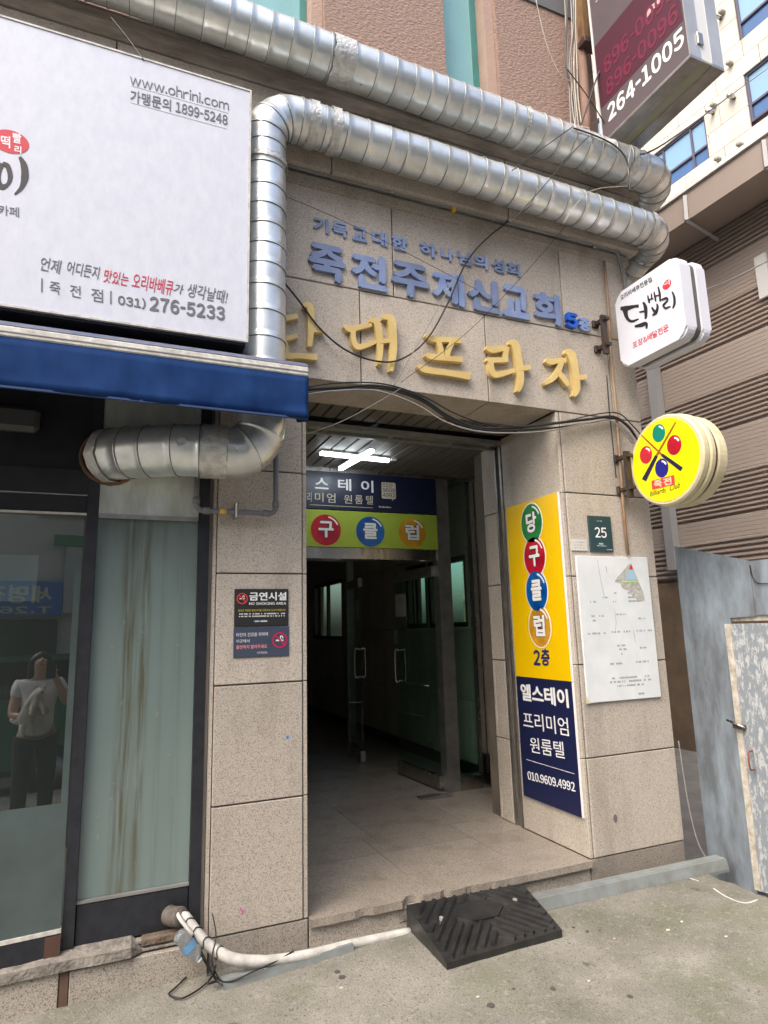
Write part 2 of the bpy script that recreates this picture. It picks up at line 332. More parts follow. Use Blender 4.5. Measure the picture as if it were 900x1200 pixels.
def prism(bm, poly, nrm, d):
    """poly: list of points (planar); extruded by nrm*d"""
    a = [bm.verts.new(Vector(p)) for p in poly]; b = [bm.verts.new(Vector(p)+nrm*d) for p in poly]
    n = len(poly); bm.faces.new(a[::-1]); bm.faces.new(b)
    for i in range(n): bm.faces.new((a[i], a[(i+1) % n], b[(i+1) % n], b[i]))
    return bm
def disc(bm, c, u, v, ru, rv, nrm, d, n=28):
    return prism(bm, [c+u*(ru*math.cos(2*math.pi*k/n))+v*(rv*math.sin(2*math.pi*k/n)) for k in range(n)], nrm, d)
def rounded(u0, u1, v0, v1, r, n=5):
    out = []
    for cx, cy, a0 in ((u1-r, v1-r, 0), (u0+r, v1-r, 90), (u0+r, v0+r, 180), (u1-r, v0+r, 270)):
        for k in range(n+1):
            a = math.radians(a0+90*k/n); out.append((cx+r*math.cos(a), cy+r*math.sin(a)))
    return out
_tc = {}
def textmesh(s, bold, shear=0.0):
    # digits and Latin letters are taken in their full-width forms (a plain grotesque) and packed closely
    if shear == 0 and len(s) > 1 and any(33 < ord(c) < 127 for c in s):
        vs, fs, cur = [], [], 0.0
        for c in s:
            if c == ' ': cur += .32; continue
            v, f = textmesh(c, bold); kx = 1.0
            if c == '-': kx = .42
            a = min(p.x for p in v); b = max(p.x for p in v); k = len(vs)
            vs += [Vector((cur+(p.x-a)*kx, p.y, p.z)) for p in v]; fs += [[i+k for i in q] for q in f]
            cur += (b-a)*kx+(.075 if 32 < ord(c) < 127 else .09)
        return vs, fs
    if shear == 0 and len(s) == 1 and 33 <= ord(s) < 127: s = chr(ord(s)+0xFEE0)
    key = (s, bold, shear)
    if key not in _tc:
        c = bpy.data.curves.new('t', 'FONT'); c.body = s; c.size = 1; c.resolution_u = 3; c.shear = shear; c.extrude = .5
        o = bpy.data.objects.new('t', c); C.collection.objects.link(o)
        dg = bpy.context.evaluated_depsgraph_get(); me = bpy.data.meshes.new_from_object(o.evaluated_get(dg))
        vs = [v.co.copy() for v in me.vertices]; fs = [list(p.vertices) for p in me.polygons]
        bpy.data.objects.remove(o); bpy.data.curves.remove(c); bpy.data.meshes.remove(me)
        if bold > .008:      # heavier weight: shifted copies, each a hair higher than the last
            v0, f0, vs, fs = vs, fs, [], []
            for q, (a_, b_) in enumerate(((0, 0), (1, .3), (-1, -.3), (-.3, 1), (.3, -1))):
                k = len(vs); vs += [Vector((v.x+a_*bold, v.y+b_*bold, v.z+(.025*q if v.z > 0 else 0))) for v in v0]; fs += [[i+k for i in f] for f in f0]
        _tc[key] = (vs, fs)
    return _tc[key]
def text(s, bl, br, tl, nrm, m, parent, depth=.0015, bold=0.0, name='lettering', shear=0.0, label=None):
    """affine-fits the glyph bbox of s to the parallelogram bl-br-tl; nrm points towards the viewer"""
    vs, fs = textmesh(s, bold, shear)
    if not vs: return None
    x0 = min(v.x for v in vs); x1 = max(v.x for v in vs); y0 = min(v.y for v in vs); y1 = max(v.y for v in vs)
    bl, br, tl = Vector(bl), Vector(br), Vector(tl); ux = (br-bl)/(x1-x0); uy = (tl-bl)/(y1-y0)
    me = bpy.data.meshes.new(name)
    me.from_pydata([bl+ux*(v.x-x0)+uy*(v.y-y0)+nrm*((v.z+.5)*depth) for v in vs], [], fs)
    me.materials.append(m); o = bpy.data.objects.new(name, me)
    if label: o['label'] = label
    return link(o, parent)
NY = Vector((0, -1, 0)); NX = Vector((-1, 0, 0))
def ytext(s, x0, x1, z0, z1, y, m, parent, **k): return text(s, (x0, y, z0), (x1, y, z0), (x0, y, z1), NY, m, parent, **k)
def ptext(s, p_bl, p_br, p_tl, y, m, parent, **k): return text(s, onY(*p_bl, y), onY(*p_br, y), onY(*p_tl, y), NY, m, parent, **k)
def strokebm(bm, pts, proj, nrm, depth, k=1.0):
    """brush stroke: pts = (x, y, width) in picture measure, laid on the plane given by proj"""
    P = [Vector((a, b)) for a, b, _ in pts]; W = [c for *_, c in pts]
    Q = []; WW = []
    for i in range(len(P)-1):
        a, b, c, d = P[max(i-1, 0)], P[i], P[i+1], P[min(i+2, len(P)-1)]
        n = 5
        for j in range(n):
            t = j/n; Q.append(.5*((2*b)+(c-a)*t+(2*a-5*b+4*c-d)*t*t+(3*b-a-3*c+d)*t**3)); WW.append(W[i]*(1-t)+W[i+1]*t)
    Q.append(P[-1]); WW.append(W[-1])
    L_, R__ = [], []
    for i, q in enumerate(Q):
        t = (Q[min(i+1, len(Q)-1)]-Q[max(i-1, 0)]).normalized(); nn = Vector((-t.y, t.x))
        L_.append(q+nn*WW[i]/2*k); R__.append(q-nn*WW[i]/2*k)
    base = proj
    lv = [base(*p) for p in L_]; rv = [base(*p) for p in R__]
    la = [bm.verts.new(v) for v in lv]; ra = [bm.verts.new(v) for v in rv]
    lb = [bm.verts.new(v+nrm*depth) for v in lv]; rb = [bm.verts.new(v+nrm*depth) for v in rv]
    for i in range(len(Q)-1):
        bm.faces.new((lb[i], lb[i+1], rb[i+1], rb[i])); bm.faces.new((la[i], ra[i], ra[i+1], la[i+1]))
        bm.faces.new((la[i], la[i+1], lb[i+1], lb[i])); bm.faces.new((ra[i], rb[i], rb[i+1], ra[i+1]))
    bm.faces.new((la[0], lb[0], rb[0], ra[0])); bm.faces.new((la[-1], ra[-1], rb[-1], lb[-1]))
    return bm
def lofted(name, sections, m, parent=None, smooth=True, **k):
    bm = bmesh.new(); rr = [[bm.verts.new(p) for p in s] for s in sections]
    for a, b in zip(rr, rr[1:]):
        n = len(a)
        for i in range(n): bm.faces.new((a[i], a[(i+1) % n], b[(i+1) % n], b[i]))
    bm.faces.new(rr[0]); bm.faces.new(rr[-1][::-1]); return obj(name, bm, m, parent, smooth, **k)

# ================================================================== GROUND
def gz(x, y):
    z = -.122 - .012*max(0, min(1, (x-.6)/1.7)) - .010*max(0, -y-.3)
    return z + .006*noise.noise((x*1.3, y*1.3, 0)) + .0022*noise.noise((x*7, y*7, 3)) + .0012*noise.noise((x*23, y*23, 5))
bm = bmesh.new(); nx, ny = 230, 170; gv = []
for j in range(ny+1):
    row = []
    for i in range(nx+1):
        y = .06 - 3.4*(j/ny)**1.4; e = onZ(835, 1040, -.15).x - .25
        edge = 2.30 + .03*noise.noise((y*4, 0, 1)) + .02*noise.noise((y*15, 0, 2)) + .06*max(0, -y-.4)
        x = -3.0 + (edge+3.0)*(i/nx); z = gz(x, y)
        if i == nx: z = -.30
        elif i == nx-1: z -= .012
        row.append(bm.verts.new((x, y, z)))
    gv.append(row)
for j in range(ny):
    for i in range(nx): bm.faces.new((gv[j][i], gv[j][i+1], gv[j+1][i+1], gv[j+1][i]))
o = obj('pavement', bm, GROUND, smooth=True, kind='structure')
obj('road', B(-60, 60, -60, 60, -.50, -.262), ASPH, kind='structure')
bm = bmesh.new(); box(bm, -40, 2.4, -6.2, -3.33, -.261, -.158)
obj('kerb', bm, CONC, kind='structure')

# ================================================================== MAIN BUILDING
bld = thing('commercial_building', 'granite and brown stucco corner building with a recessed entrance between two stone piers', 'building')
ROWS = [0, .517, 1.028, 1.535, 2.039, 2.548, 3.104, 3.677]
G = .0035
def slab(name, x0, x1, y0, y1, z0, z1, m=GRAN, parent=bld, bev=.003, g=G):
    j = random.uniform(-.0006, .0006)
    return obj(name, B(x0+g, x1-g, y0+j, y1, z0+g, z1-g, bev), m, parent)
# backing walls behind the panels (joints recess 12 mm onto this)
bm = bmesh.new()
box(bm, -.428, -.010, .012, .30, -.26, 2.548); box(bm, 1.592, 2.256, .012, .66, -.26, 2.548)
box(bm, -3, 2.256, .014, .30, 2.60, 4.0); box(bm, 1.592, 2.256, .66, 1.0, -.26, 2.548)
obj('wall_core', bm, JOINT, bld)
for z0, z1 in zip(ROWS[:5], ROWS[1:6]):
    slab('stone_panel', -.436, -.024, 0, .03, z0, z1)
    slab('stone_return', -.0235, 0, .006, .30, z0, z1, g=.002)          # edge strip of the pier corner
    slab('stone_panel', 1.606, 2.268, 0, .03, z0, z1)
    slab('stone_return', 1.58, 1.6055, .006, .62, z0, z1, g=.002)
    slab('side_stone', 2.238, 2.268, .031, .66, z0, z1)
    slab('side_stone', 2.238, 2.268, .66, 1.3, z0, z1)
# plinth below floor level
slab('plinth_stone', -.436, 0, .004, .03, -.22, 0, GRANR); slab('plinth_stone', 0, 1.58, .006, .04, -.22, -.036, GRANR)
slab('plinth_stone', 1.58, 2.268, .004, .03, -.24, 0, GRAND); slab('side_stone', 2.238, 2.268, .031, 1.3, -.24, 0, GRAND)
# lintel and upper rows
def row(z0, z1, xs):
    for a, b in zip(xs, xs[1:]): slab('stone_panel', a, b, .0, .03, z0, z1)
row(2.548, 3.104, [-3.0, -2.1, -1.2, -.30, .30, 1.105, 1.58, 2.268][0:4] + [1.105-.80, 1.105, 2.04, 2.268])
row(3.104, 3.677, [-3.0, -2.0, -1.1, -.55, .513, 1.700, 2.268])
for a, b in zip([-3.0, -1.75, -.98, .13, 1.28], [-1.75, -.98, .13, 1.28, 2.335]): slab('band_stone', a, b, -.07, .03, 3.74, 4.155)
slab('band_stone', 2.238, 2.335, .031, 1.3, 3.74, 4.155)
for z0, z1 in zip(ROWS[5:], ROWS[6:]+[4.06]): slab('side_stone', 2.238, 2.268, .031, 1.3, z0, z1)
# soffit of the lintel
slab('soffit_stone', 0, 1.105, .031, .34, 2.548, 2.60); slab('soffit_stone', 1.105, 1.58, .031, .34, 2.548, 2.60)
# right reveal: rows of stone, then shutter channel, then a stepped block
for z0, z1 in zip(ROWS[:5], ROWS[1:6]):
    slab('reveal_stone', 1.582, 1.606, .62, .60+.03, z0, z1) if False else None
    slab('reveal_stone', 1.57, 1.62, .715, .845, z0, z1)
    slab('reveal_stone', 1.57, 1.985, .846, .87, z0, z1)
    slab('reveal_stone', 1.965, 1.99, .871, 1.64, z0+.25 if z0 else 0, min(z1+.25, 2.52))
slab('reveal_stone', 1.965, 1.99, .871, 1.64, 0, .25)
bm = bmesh.new(); box(bm, 1.575, 1.60, .625, .648, 0, 2.5); box(bm, 1.575, 1.60, .690, .712, 0, 2.5); box(bm, 1.598, 1.604, .648, .690, 0, 2.5)
obj('shutter_channel', bm, STAIND, bld)
bm = bmesh.new(); box(bm, .0, 1.6, .60, .66, 2.50, 2.53); box(bm, .0, 1.6, .69, .72, 2.485, 2.515)
for x in (.3, .75, 1.2, 1.5): box(bm, x, x+.03, .655, .695, 2.50, 2.54)
obj('shutter_guide', bm, STAIND, bld)
# left wall of the entrance (back of the pier)
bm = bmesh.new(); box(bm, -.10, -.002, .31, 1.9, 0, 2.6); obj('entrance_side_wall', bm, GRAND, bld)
# ceiling slats
nsl = 20
for i in range(nsl):
    x0 = i*1.99/nsl; obj('ceiling_slat', B(x0+.006, x0+1.99/nsl-.006, .73, 1.64, 2.518, 2.532, .003), CEIL, bld)
for i in range(18):
    x0 = i*1.6/18; obj('ceiling_slat', B(x0+.005, x0+1.6/18-.005, .342, .598, 2.562, 2.575, .003), CEIL, bld)
obj('ceiling_void', B(-.1, 2.1, .342, 1.66, 2.58, 2.62), BLKF, bld)
# entrance floor slab with chipped nosing
bm = bmesh.new(); e = []
n = 120
for i in range(n+1):
    x = .002 + 1.576*i/n; y = -.018 + .004*noise.noise((x*14, 0, 0)) + .002*noise.noise((x*50, 0, 0))
    d = 0
    if .46 < x < .56: d = .045*math.sin((x-.46)/.10*math.pi)**.5
    if .56 <= x < .66: d = .014
    if .66 <= x < .70: d = .030*math.sin((x-.66)/.04*math.pi)
    if .80 < x < .95: d = .008
    if .22 < x < .30: d = .010*math.sin((x-.22)/.08*math.pi)
    e.append((x, y+d+.002*abs(noise.noise((x*60, 3, 0)))*(1 if d else .3)))
poly = [Vector((x, y, -.034)) for x, y in e]+[Vector((1.578, .26, -.034)), Vector((.002, .26, -.034))]
prism(bm, poly, Vector((0, 0, 1)), .034); obj('entrance_step', bm, GRANF, bld)
for (x0, x1, y0, y1) in [(0, .60, .262, .62), (.60, 1.20, .262, .62), (1.20, 1.58, .262, .62), (0, .66, .90, 1.66), (.66, 1.32, .90, 1.66), (1.32, 1.98, .90, 1.66), (0, .60, .62, .90), (.60, 1.20, .62, .90), (1.20, 1.6, .62, .90)]:
    obj('floor_slab', B(x0+.0015, x1-.0015, y0+.0015, y1-.0015, -.04, -.0005-random.uniform(0, .0008)), GRANF, bld)
obj('lobby_floor', B(-.6, 2.6, 1.661, 8, -.04, -.001), GRANF, bld)
obj('mortar_patch', B(.44, .64, .0, .03, -.10, -.035, .004), CONC, bld)
# moulding between the two ducts
prof = [(-.0, 4.158), (-.075, 4.158), (-.082, 4.168), (-.105, 4.178), (-.118, 4.20), (-.118, 4.25), (-.105, 4.28), (-.075, 4.295), (.12, 4.31)]
x0, x1 = -3.0, 2.40
lofted('moulding', [[Vector((x, y, z)) for y, z in prof+[(.3, 4.31), (.3, 4.158)]] for x in (x0, x1-.02)], MOULD, bld, smooth=False)
prof2 = [(.0, 3.66), (-.022, 3.672), (-.022, 3.72), (-.008, 3.735)]
lofted('cornice_strip', [[Vector((x, y, z)) for y, z in prof2+[(.02, 3.735), (.02, 3.66)]] for x in (x0, 2.28)], GRANR, bld, smooth=False)
# stucco wall above with window openings
WY = .10
def stucco(x0, x1, z0, z1): return obj('stucco_wall', B(x0, x1, WY, WY+.25, z0, z1), STUCCO, bld)
wa0 = onY(292, 30, .26).x-.35; wa1 = onY(356, 20, .26).x; wb0 = onY(508, 60, .26).x; wb1 = onY(556, 60, .26).x
stucco(-3, wa0, 4.30, 9); stucco(wa1+.085, wb0, 4.30, 9); stucco(wb1+.085, 2.25, 4.30, 9)
for a, b in ((wa0, wa1), (wb0, wb1)):
    obj('stucco_wall', B(a+.001, b+.084, WY+.002, WY+.25, 4.30, 4.42), STUCCO, bld)
    obj('stucco_wall', B(a+.001, b+.084, WY+.002, WY+.25, 6.4, 9), STUCCO, bld)
    obj('window_jamb', B(b+.012, b+.083, WY+.035, WY+.24, 4.42, 6.4), STUCJ, bld)
    bm = bmesh.new(); fy0, fy1 = .235, .275
    box(bm, a, a+.04, fy0, fy1, 4.42, 6.4); box(bm, b-.03, b+.01, fy0, fy1, 4.42, 6.4); box(bm, a+.04, b-.03, fy0, fy1, 4.42, 4.46); box(bm, a+.04, b-.03, fy0, fy1, 5.9, 5.94)
    wf = obj('window', bm, TEALF, bld); obj('pane', B(a+.04, b-.03, .252, .262, 4.46, 6.4), TEALG, wf)
p = onY(605, 0, WY); q = onY(660, 22, WY)
obj('grey_stripe', B(p.x-.15, 2.26, WY-.012, WY, q.z+.02, q.z+.20), BAND, bld)
obj('side_stucco_wall', B(2.20, 2.251, WY+.251, 6, 4.02, 9), STUCCO, bld)
_w = [(1.95, 3.25), (5.35, 6.75)]
obj('side_wall', B(2.20, 2.237, 1.301, 8, -.3, 1.15), BRICKW, bld); obj('side_wall', B(2.20, 2.237, 1.301, 8, 2.05, 4.02), BRICKW, bld)
_c = [1.301]+[v for q in _w for v in (q[0]-.15, q[1]+.15)]+[8]
for a, b in zip(_c[::2], _c[1::2]):
    if b-a > .02: obj('side_wall', B(2.20, 2.237, a, b, 1.151, 2.049), BRICKW, bld)
obj('lobby_backing', B(2.065, 2.10, 1.68, 8, -.1, 1.11), JOINT, bld); obj('lobby_backing', B(2.065, 2.10, 1.68, 8, 1.96, 2.6), JOINT, bld)  # backing added so that no light leaks through the lobby stone joints
_c = [1.68]+[v for q in _w for v in (q[0]+.01, q[1]-.01)]+[8]
for a, b in zip(_c[::2], _c[1::2]): obj('lobby_backing', B(2.065, 2.10, a, b, 1.111, 1.959), JOINT, bld)

# ---- lobby behind the doors
bm = bmesh.new(); box(bm, -.7, -.6, 1.9, 8, 0, 2.6); box(bm, -.7, 0, 1.82, 1.9, 0, 2.6); box(bm, -.7, 2.6, 8, 8.1, 0, 2.6)
obj('lobby_wall', bm, GRAN, bld)
obj('lobby_ceiling', B(-.7, 2.6, 1.7, 8.1, 2.60, 2.64), mat('lobby_ceiling_paint', (.5, .5, .48), .8), bld)
wins = [(1.95, 2.72, 1.25, 1.90), (2.74, 3.25, 1.25, 1.90), (5.35, 6.75, 1.12, 1.95)]
LX = 2.02
ycuts = [1.68] + [v for w_ in wins for v in w_[:2]] + [8]
for i in range(0, len(ycuts), 2):
    a, b = ycuts[i], ycuts[i+1]; nn = max(1, round((b-a)/.9))
    for k in range(nn):
        for z0, z1 in ((0.1, .62), (.62, 1.24), (1.24, 1.95), (1.95, 2.6)):
            slab('lobby_stone', LX, LX+.04, a+(b-a)*k/nn, a+(b-a)*(k+1)/nn, z0, z1, GRAN)
for a, b, z0, z1 in wins:
    slab('lobby_stone', LX, LX+.04, a, b, .1, .62); slab('lobby_stone', LX, LX+.04, a, b, .62, z0); slab('lobby_stone', LX, LX+.04, a, b, z1, 2.6)
    bm = bmesh.new(); f = .05; m_ = (a+b)/2
    box(bm, LX+.01, LX+.06, a, b, z0, z0+f); box(bm, LX+.01, LX+.06, a, b, z1-f, z1); box(bm, LX+.012, LX+.058, a, a+f, z0+f, z1-f); box(bm, LX+.012, LX+.058, b-f, b, z0+f, z1-f); box(bm, LX+.012, LX+.058, m_-f/2, m_+f/2, z0+f, z1-f)
    wf = obj('lobby_window', bm, BLKF, bld)
    obj('pane', B(LX+.03, LX+.036, a+f, m_-f/2, z0+f, z1-f), glassmat('frosted_lobby_pane', (.80, .93, .87), .1), wf); obj('pane', B(LX+.03, LX+.036, m_+f/2, b-f, z0+f, z1-f), glassmat('frosted_lobby_pane_pale', (.74, .90, .82), .15), wf)
obj('skirting', B(LX-.012, LX-.001, 1.68, 8, 0, .10), BLKF, bld)
bm = bmesh.new(); box(bm, LX-.02, LX-.005, 3.45, 3.53, 1.08, 1.24, .004); obj('light_switch', bm, WHITE, bld)
# inner lobby partition frame
bm = bmesh.new(); PY = 3.55
box(bm, 1.46, 1.54, PY, PY+.06, 0, 2.0); box(bm, -.6, 1.98, PY, PY+.06, 2.0, 2.12); box(bm, .4, .46, PY, PY+.06, 0, 2.0)
obj('inner_door_frame', bm, STAIND, bld)

# ---- entrance door screen at Y = 1.62..1.70
DY = 1.62
xL, xR = 0.0, 1.60; xS0 = onY(536, 925, DY).x-.02; xS1 = 1.90
bm = bmesh.new()
box(bm, -.002, xR-.03, DY, DY+.06, 1.80, 1.885); box(bm, -.002, 1.975, DY, DY+.06, 2.485, 2.525); box(bm, -.002, xR-.03, DY+.01, DY+.05, 2.17, 2.19)
obj('door_header', bm, STAIN, bld)
bm = bmesh.new(); box(bm, xR-.03, xR+.085, DY-.02, DY+.08, 0, 2.484); obj('door_post', bm, STAIND, bld)
bm = bmesh.new(); box(bm, xS1, xS1+.04, DY-.01, DY+.06, .105, 2.484); box(bm, xS1+.045, xS1+.075, DY-.02, DY+.06, .105, 2.484)
box(bm, xR+.086, 1.97, DY-.02, DY+.08, 0, .10); sl_ = obj('sidelight', bm, STAIN, bld)
obj('glass', B(xR+.086, xS1, DY+.02, DY+.03, .10, 2.484), GLASS, sl_)
# right leaf, swung inwards about 90 degrees
def leaf(hx, hy, ang, wdt, h=1.76):
    """hinge at (hx,hy); leaf runs from the hinge in direction ang"""
    d = Vector((math.cos(ang), math.sin(ang), 0)); t = Vector((-d.y, d.x, 0))
    def bx(bm, a0, a1, t0, t1, z0, z1):
        v = [bm.verts.new(Vector((hx, hy, 0))+d*a+t*b+Vector((0, 0, z))) for a in (a0, a1) for b in (t0, t1) for z in (z0, z1)]
        for q in ((0, 1, 3, 2), (4, 6, 7, 5), (0, 4, 5, 1), (2, 3, 7, 6), (0, 2, 6, 4), (1, 5, 7, 3)): bm.faces.new([v[i] for i in q])
        return bm
    bm = bmesh.new(); bx(bm, 0, wdt, -.022, .022, .012, .115)
    dr = obj('glass_door', bm, STAIN, bld); obj('top_rail', bx(bmesh.new(), 0, wdt, -.022, .022, h-.085, h), STAIND, dr)
    g = bmesh.new(); bx(g, .006, wdt-.006, -.005, .005, .115, h-.085); obj('glass', g, GLASS, dr)
    for sgn in (-1, 1):
        a = wdt-.07; pts = [Vector((hx, hy, 0))+d*a+t*sgn*q+Vector((0, 0, z)) for q, z in ((.006, .80), (.04, .79), (.052, .83), (.052, 1.03), (.04, 1.07), (.006, 1.06))]
        obj('handle', tube(bmesh.new(), spline(pts, 4), .010, 8), STAIN, dr, True)
    pts = [Vector((hx, hy, 0))+d*a+t*.03+Vector((0, 0, .79)) for a in (.10, wdt-.15)]
    obj('push_bar', tube(bmesh.new(), pts, .006, 6), STAIN, dr, True)
    return dr, d, t
dr1, d1, t1 = leaf(1.555, DY+.045, math.radians(93), .72)
dr2, d2, t2 = leaf(1.47, PY, math.radians(262), .62)
# paper notices on the doors
def notice(hx, hy, d, t, a0, a1, z0, z1, par, off):
    bm = bmesh.new(); pl = [Vector((hx, hy, 0))+d*a+t*off+Vector((0, 0, z)) for a, z in ((a0, z0), (a1, z0), (a1, z1), (a0, z1))]
    prism(bm, pl, t, .001); return obj('paper_notice', bm, mat('notice_paper', (.55, .57, .56), .7), None)
n1_ = notice(1.555, DY+.045, d1, t1, .50, .70, 1.36, 1.56, dr1, .006); tag(n1_, 'white paper notice on the open glass entrance door', 'notice')
pp = lambda a, z: Vector((1.555, DY+.045, 0))+d1*a+t1*.0075+Vector((0, 0, z))
text('신발을', pp(.68, 1.48), pp(.53, 1.48), pp(.68, 1.53), t1, INK, n1_, depth=.0006)
n2_ = notice(1.47, PY, d2, t2, .42, .56, 1.36, 1.55, dr2, -.007); tag(n2_, 'white paper notice on the dim inner glass door', 'notice')
bm = bmesh.new(); box(bm, 1.30, 1.56, 1.50, 1.60, 0.0, .012, .003); obj('floor_hinge_plate', bm, STAIND, bld)

# ---- X shaped lamp
lamp = thing('ceiling_lamp', 'lit white X shaped tube lamp under the slatted entrance ceiling', 'lamp', (.70, 1.17, 2.517))
for dx, dy in ((.27, .022), (-.022, .27)):
    L1 = Vector((.70-dx, 1.17-dy, 0)); L2 = Vector((.70+dx, 1.17+dy, 0)); u = (L2-L1).normalized(); v = Vector((-u.y, u.x, 0))
    zt = 2.514 if dx > 0 else 2.490
    for (wd, z0, z1, mm, nm) in ((.021, zt-.012, zt, LAMPB, 'lamp_housing'), (.015, zt-.034, zt-.0125, LAMP, 'light_tube')):
        prism(bm := bmesh.new(), [L1+v*wd+Vector((0, 0, z0)), L2+v*wd+Vector((0, 0, z0)), L2-v*wd+Vector((0, 0, z0)), L1-v*wd+Vector((0, 0, z0))], Vector((0, 0, 1)), z1-z0); obj(nm, bm, mm, lamp)
obj('sensor_light', B(1.0, 1.04, 1.2, 1.22, 2.50, 2.517), LAMPB, bld)

# ---- vestibule fascia signs
SY = DY-.03
def yplate(name, x0, x1, z0, z1, y, th, m, label, cat, bev=0): return tag(obj(name, B(x0, x1, y, y+th, z0, z1, bev), m), label, cat)
nav = yplate('fascia_sign', .002, 1.568, 2.18, 2.478, SY, .028, NAVYD, 'navy fascia sign with white lettering over the glass entrance doors', 'sign')
ly = SY-.0002
for ch, x in (('엘', .205), ('스', None), ('테', None), ('이', None)): pass
def pxch(ch, x0, x1, y0, y1, m, par, bold=.02, yy=ly, depth=.002):
    a = onY(x0, (y0+y1)/2, yy); b = onY(x1, (y0+y1)/2, yy); zz0 = onY((x0+x1)/2, y1, yy).z; zz1 = onY((x0+x1)/2, y0, yy).z
    return ytext(ch, a.x, b.x, zz0, zz1, yy, m, par, bold=bold, depth=depth)
for ch, a, b, c, d in (('스', 369, 385, 560, 573), ('테', 396, 411.5, 561, 575), ('이', 423, 437.5, 563, 577)): pxch(ch, a, b, c, d, WHITE, nav)
ytext('엘', .31, .385, 2.385, 2.445, ly, WHITE, nav, bold=.02)
for ch, a, b, c, d in (('리', 360, 365, 577, 588), ('미', 369, 379, 577.5, 588), ('엄', 383, 393, 578, 589), ('원', 403, 412.5, 580, 590), ('룸', 416, 425, 580.5, 590.5), ('텔', 429, 437, 581, 591)): pxch(ch, a, b, c, d, PALEG, nav, .0)
p0 = onY(447, 565, ly); p1 = onY(464, 585, ly)
bub = bmesh.new(); prism(bub, [Vector((a, ly, b)) for a, b in rounded(p0.x, p1.x, p1.z, p0.z, .012, 4)], NY, .001)
prism(bub, [Vector((p1.x-.02, ly, p1.z)), Vector((p1.x-.03, ly, p1.z)), Vector((p1.x-.035, ly, p1.z-.02))], NY, .001); obj('speech_bubble', bub, PALEG, nav)
for k, s in enumerate(('010-', '9609', '4992')):
    hh = (p0.z-p1.z)/3.3; ytext(s, p0.x+.008, p1.x-.008 - (.01 if k == 0 else 0), p0.z-.006-hh*(k+1)+.006, p0.z-.006-hh*k, ly-.0012, NAVYT, nav, bold=.01, depth=.0006)
q0 = onY(444, 593, ly); bm = bmesh.new()
for k in range(9): box(bm, q0.x+k*.012, q0.x+k*.012+.009, ly-.001, ly, q0.z-.012, q0.z-.003+.004*(k % 3 == 0))
obj('small_print', bm, PALEG, nav, kind='stuff')
bm = bmesh.new(); box(bm, onY(363, 597, ly).x, onY(437, 597, ly).x, ly-.001, ly, 2.205, 2.209); obj('rule', bm, PALEG, nav)
lim = yplate('fascia_sign', .002, 1.568, 1.887, 2.172, SY+.002, .028, LIME, 'lime green fascia sign with coloured balls, below the navy one', 'sign')
ly2 = SY+.0018
def ballsign(par, c, u, v, r, nrm, m, ch, ru=None, halo=WHITE):
    ru = ru or r
    b_ = obj('ball', disc(bmesh.new(), c, u, v, ru, r, nrm, .0025), m, par)
    rg = bmesh.new(); N_ = 28
    ins = [c+u*(ru*1.07*math.cos(2*math.pi*k/N_))+v*(r*1.07*math.sin(2*math.pi*k/N_)) for k in range(N_)]
    prism(rg, ins, nrm, .0012); obj('ball_rim', rg, halo, par)
    bl = c-u*ru*.55-v*r*.52+nrm*.0028; br = c+u*ru*.55-v*r*.52+nrm*.0028; tl = c-u*ru*.55+v*r*.60+nrm*.0028
    text(ch, bl, br, tl, nrm, BLACK_T, b_, bold=.085, depth=.0006)
    e = nrm*.0007; text(ch, bl+e+u*ru*.035+v*r*.03, br+e-u*ru*.035+v*r*.03, tl+e+u*ru*.035-v*r*.03, nrm, WHITE, b_, bold=.035, depth=.0008)
    hl = bmesh.new(); pts = []
    for k in range(7):
        a = math.radians(25+k*9); pts.append(c+u*(ru*.90*math.cos(a))+v*(r*.90*math.sin(a)))
    for k in range(6, -1, -1):
        a = math.radians(25+k*9); pts.append(c+u*(ru*.80*math.cos(a))+v*(r*.80*math.sin(a)))
    prism(hl, [p_+nrm*.0026 for p_ in pts], nrm, .0004); obj('glint', hl, WHITE, b_)
UX, UZ = Vector((1, 0, 0)), Vector((0, 0, 1))
for ch, m_, cx_, cy_ in (('구', BR, 382, 621), ('클', BB, 434, 623), ('럽', BY, 483, 624.5)):
    c = onY(cx_, cy_, ly2); ballsign(lim, c, UX, UZ, .121, NY, m_, ch, .121, LIME)
ballsign(lim, Vector((.25, ly2, 2.03)), UX, UZ, .093, NY, BG, '당', .098, LIME)

# ================================================================== SHOPFRONT (left)
shop = thing('shopfront', 'dark framed glass shopfront on a granite plinth under the blue awning', 'shopfront', (-1.5, .06, -.1))
slab('plinth_stone', -3.0, -.99, -.02, .05, -.24, .005, GRANR, shop); slab('plinth_stone', -.96, -.437, -.018, .05, -.24, .0, GRANR, shop)
obj('rust_patch', B(-.990, -.960, -.017, .04, -.24, .003), mat('rust_stain', (.13, .075, .055), .9, var=.3), shop)
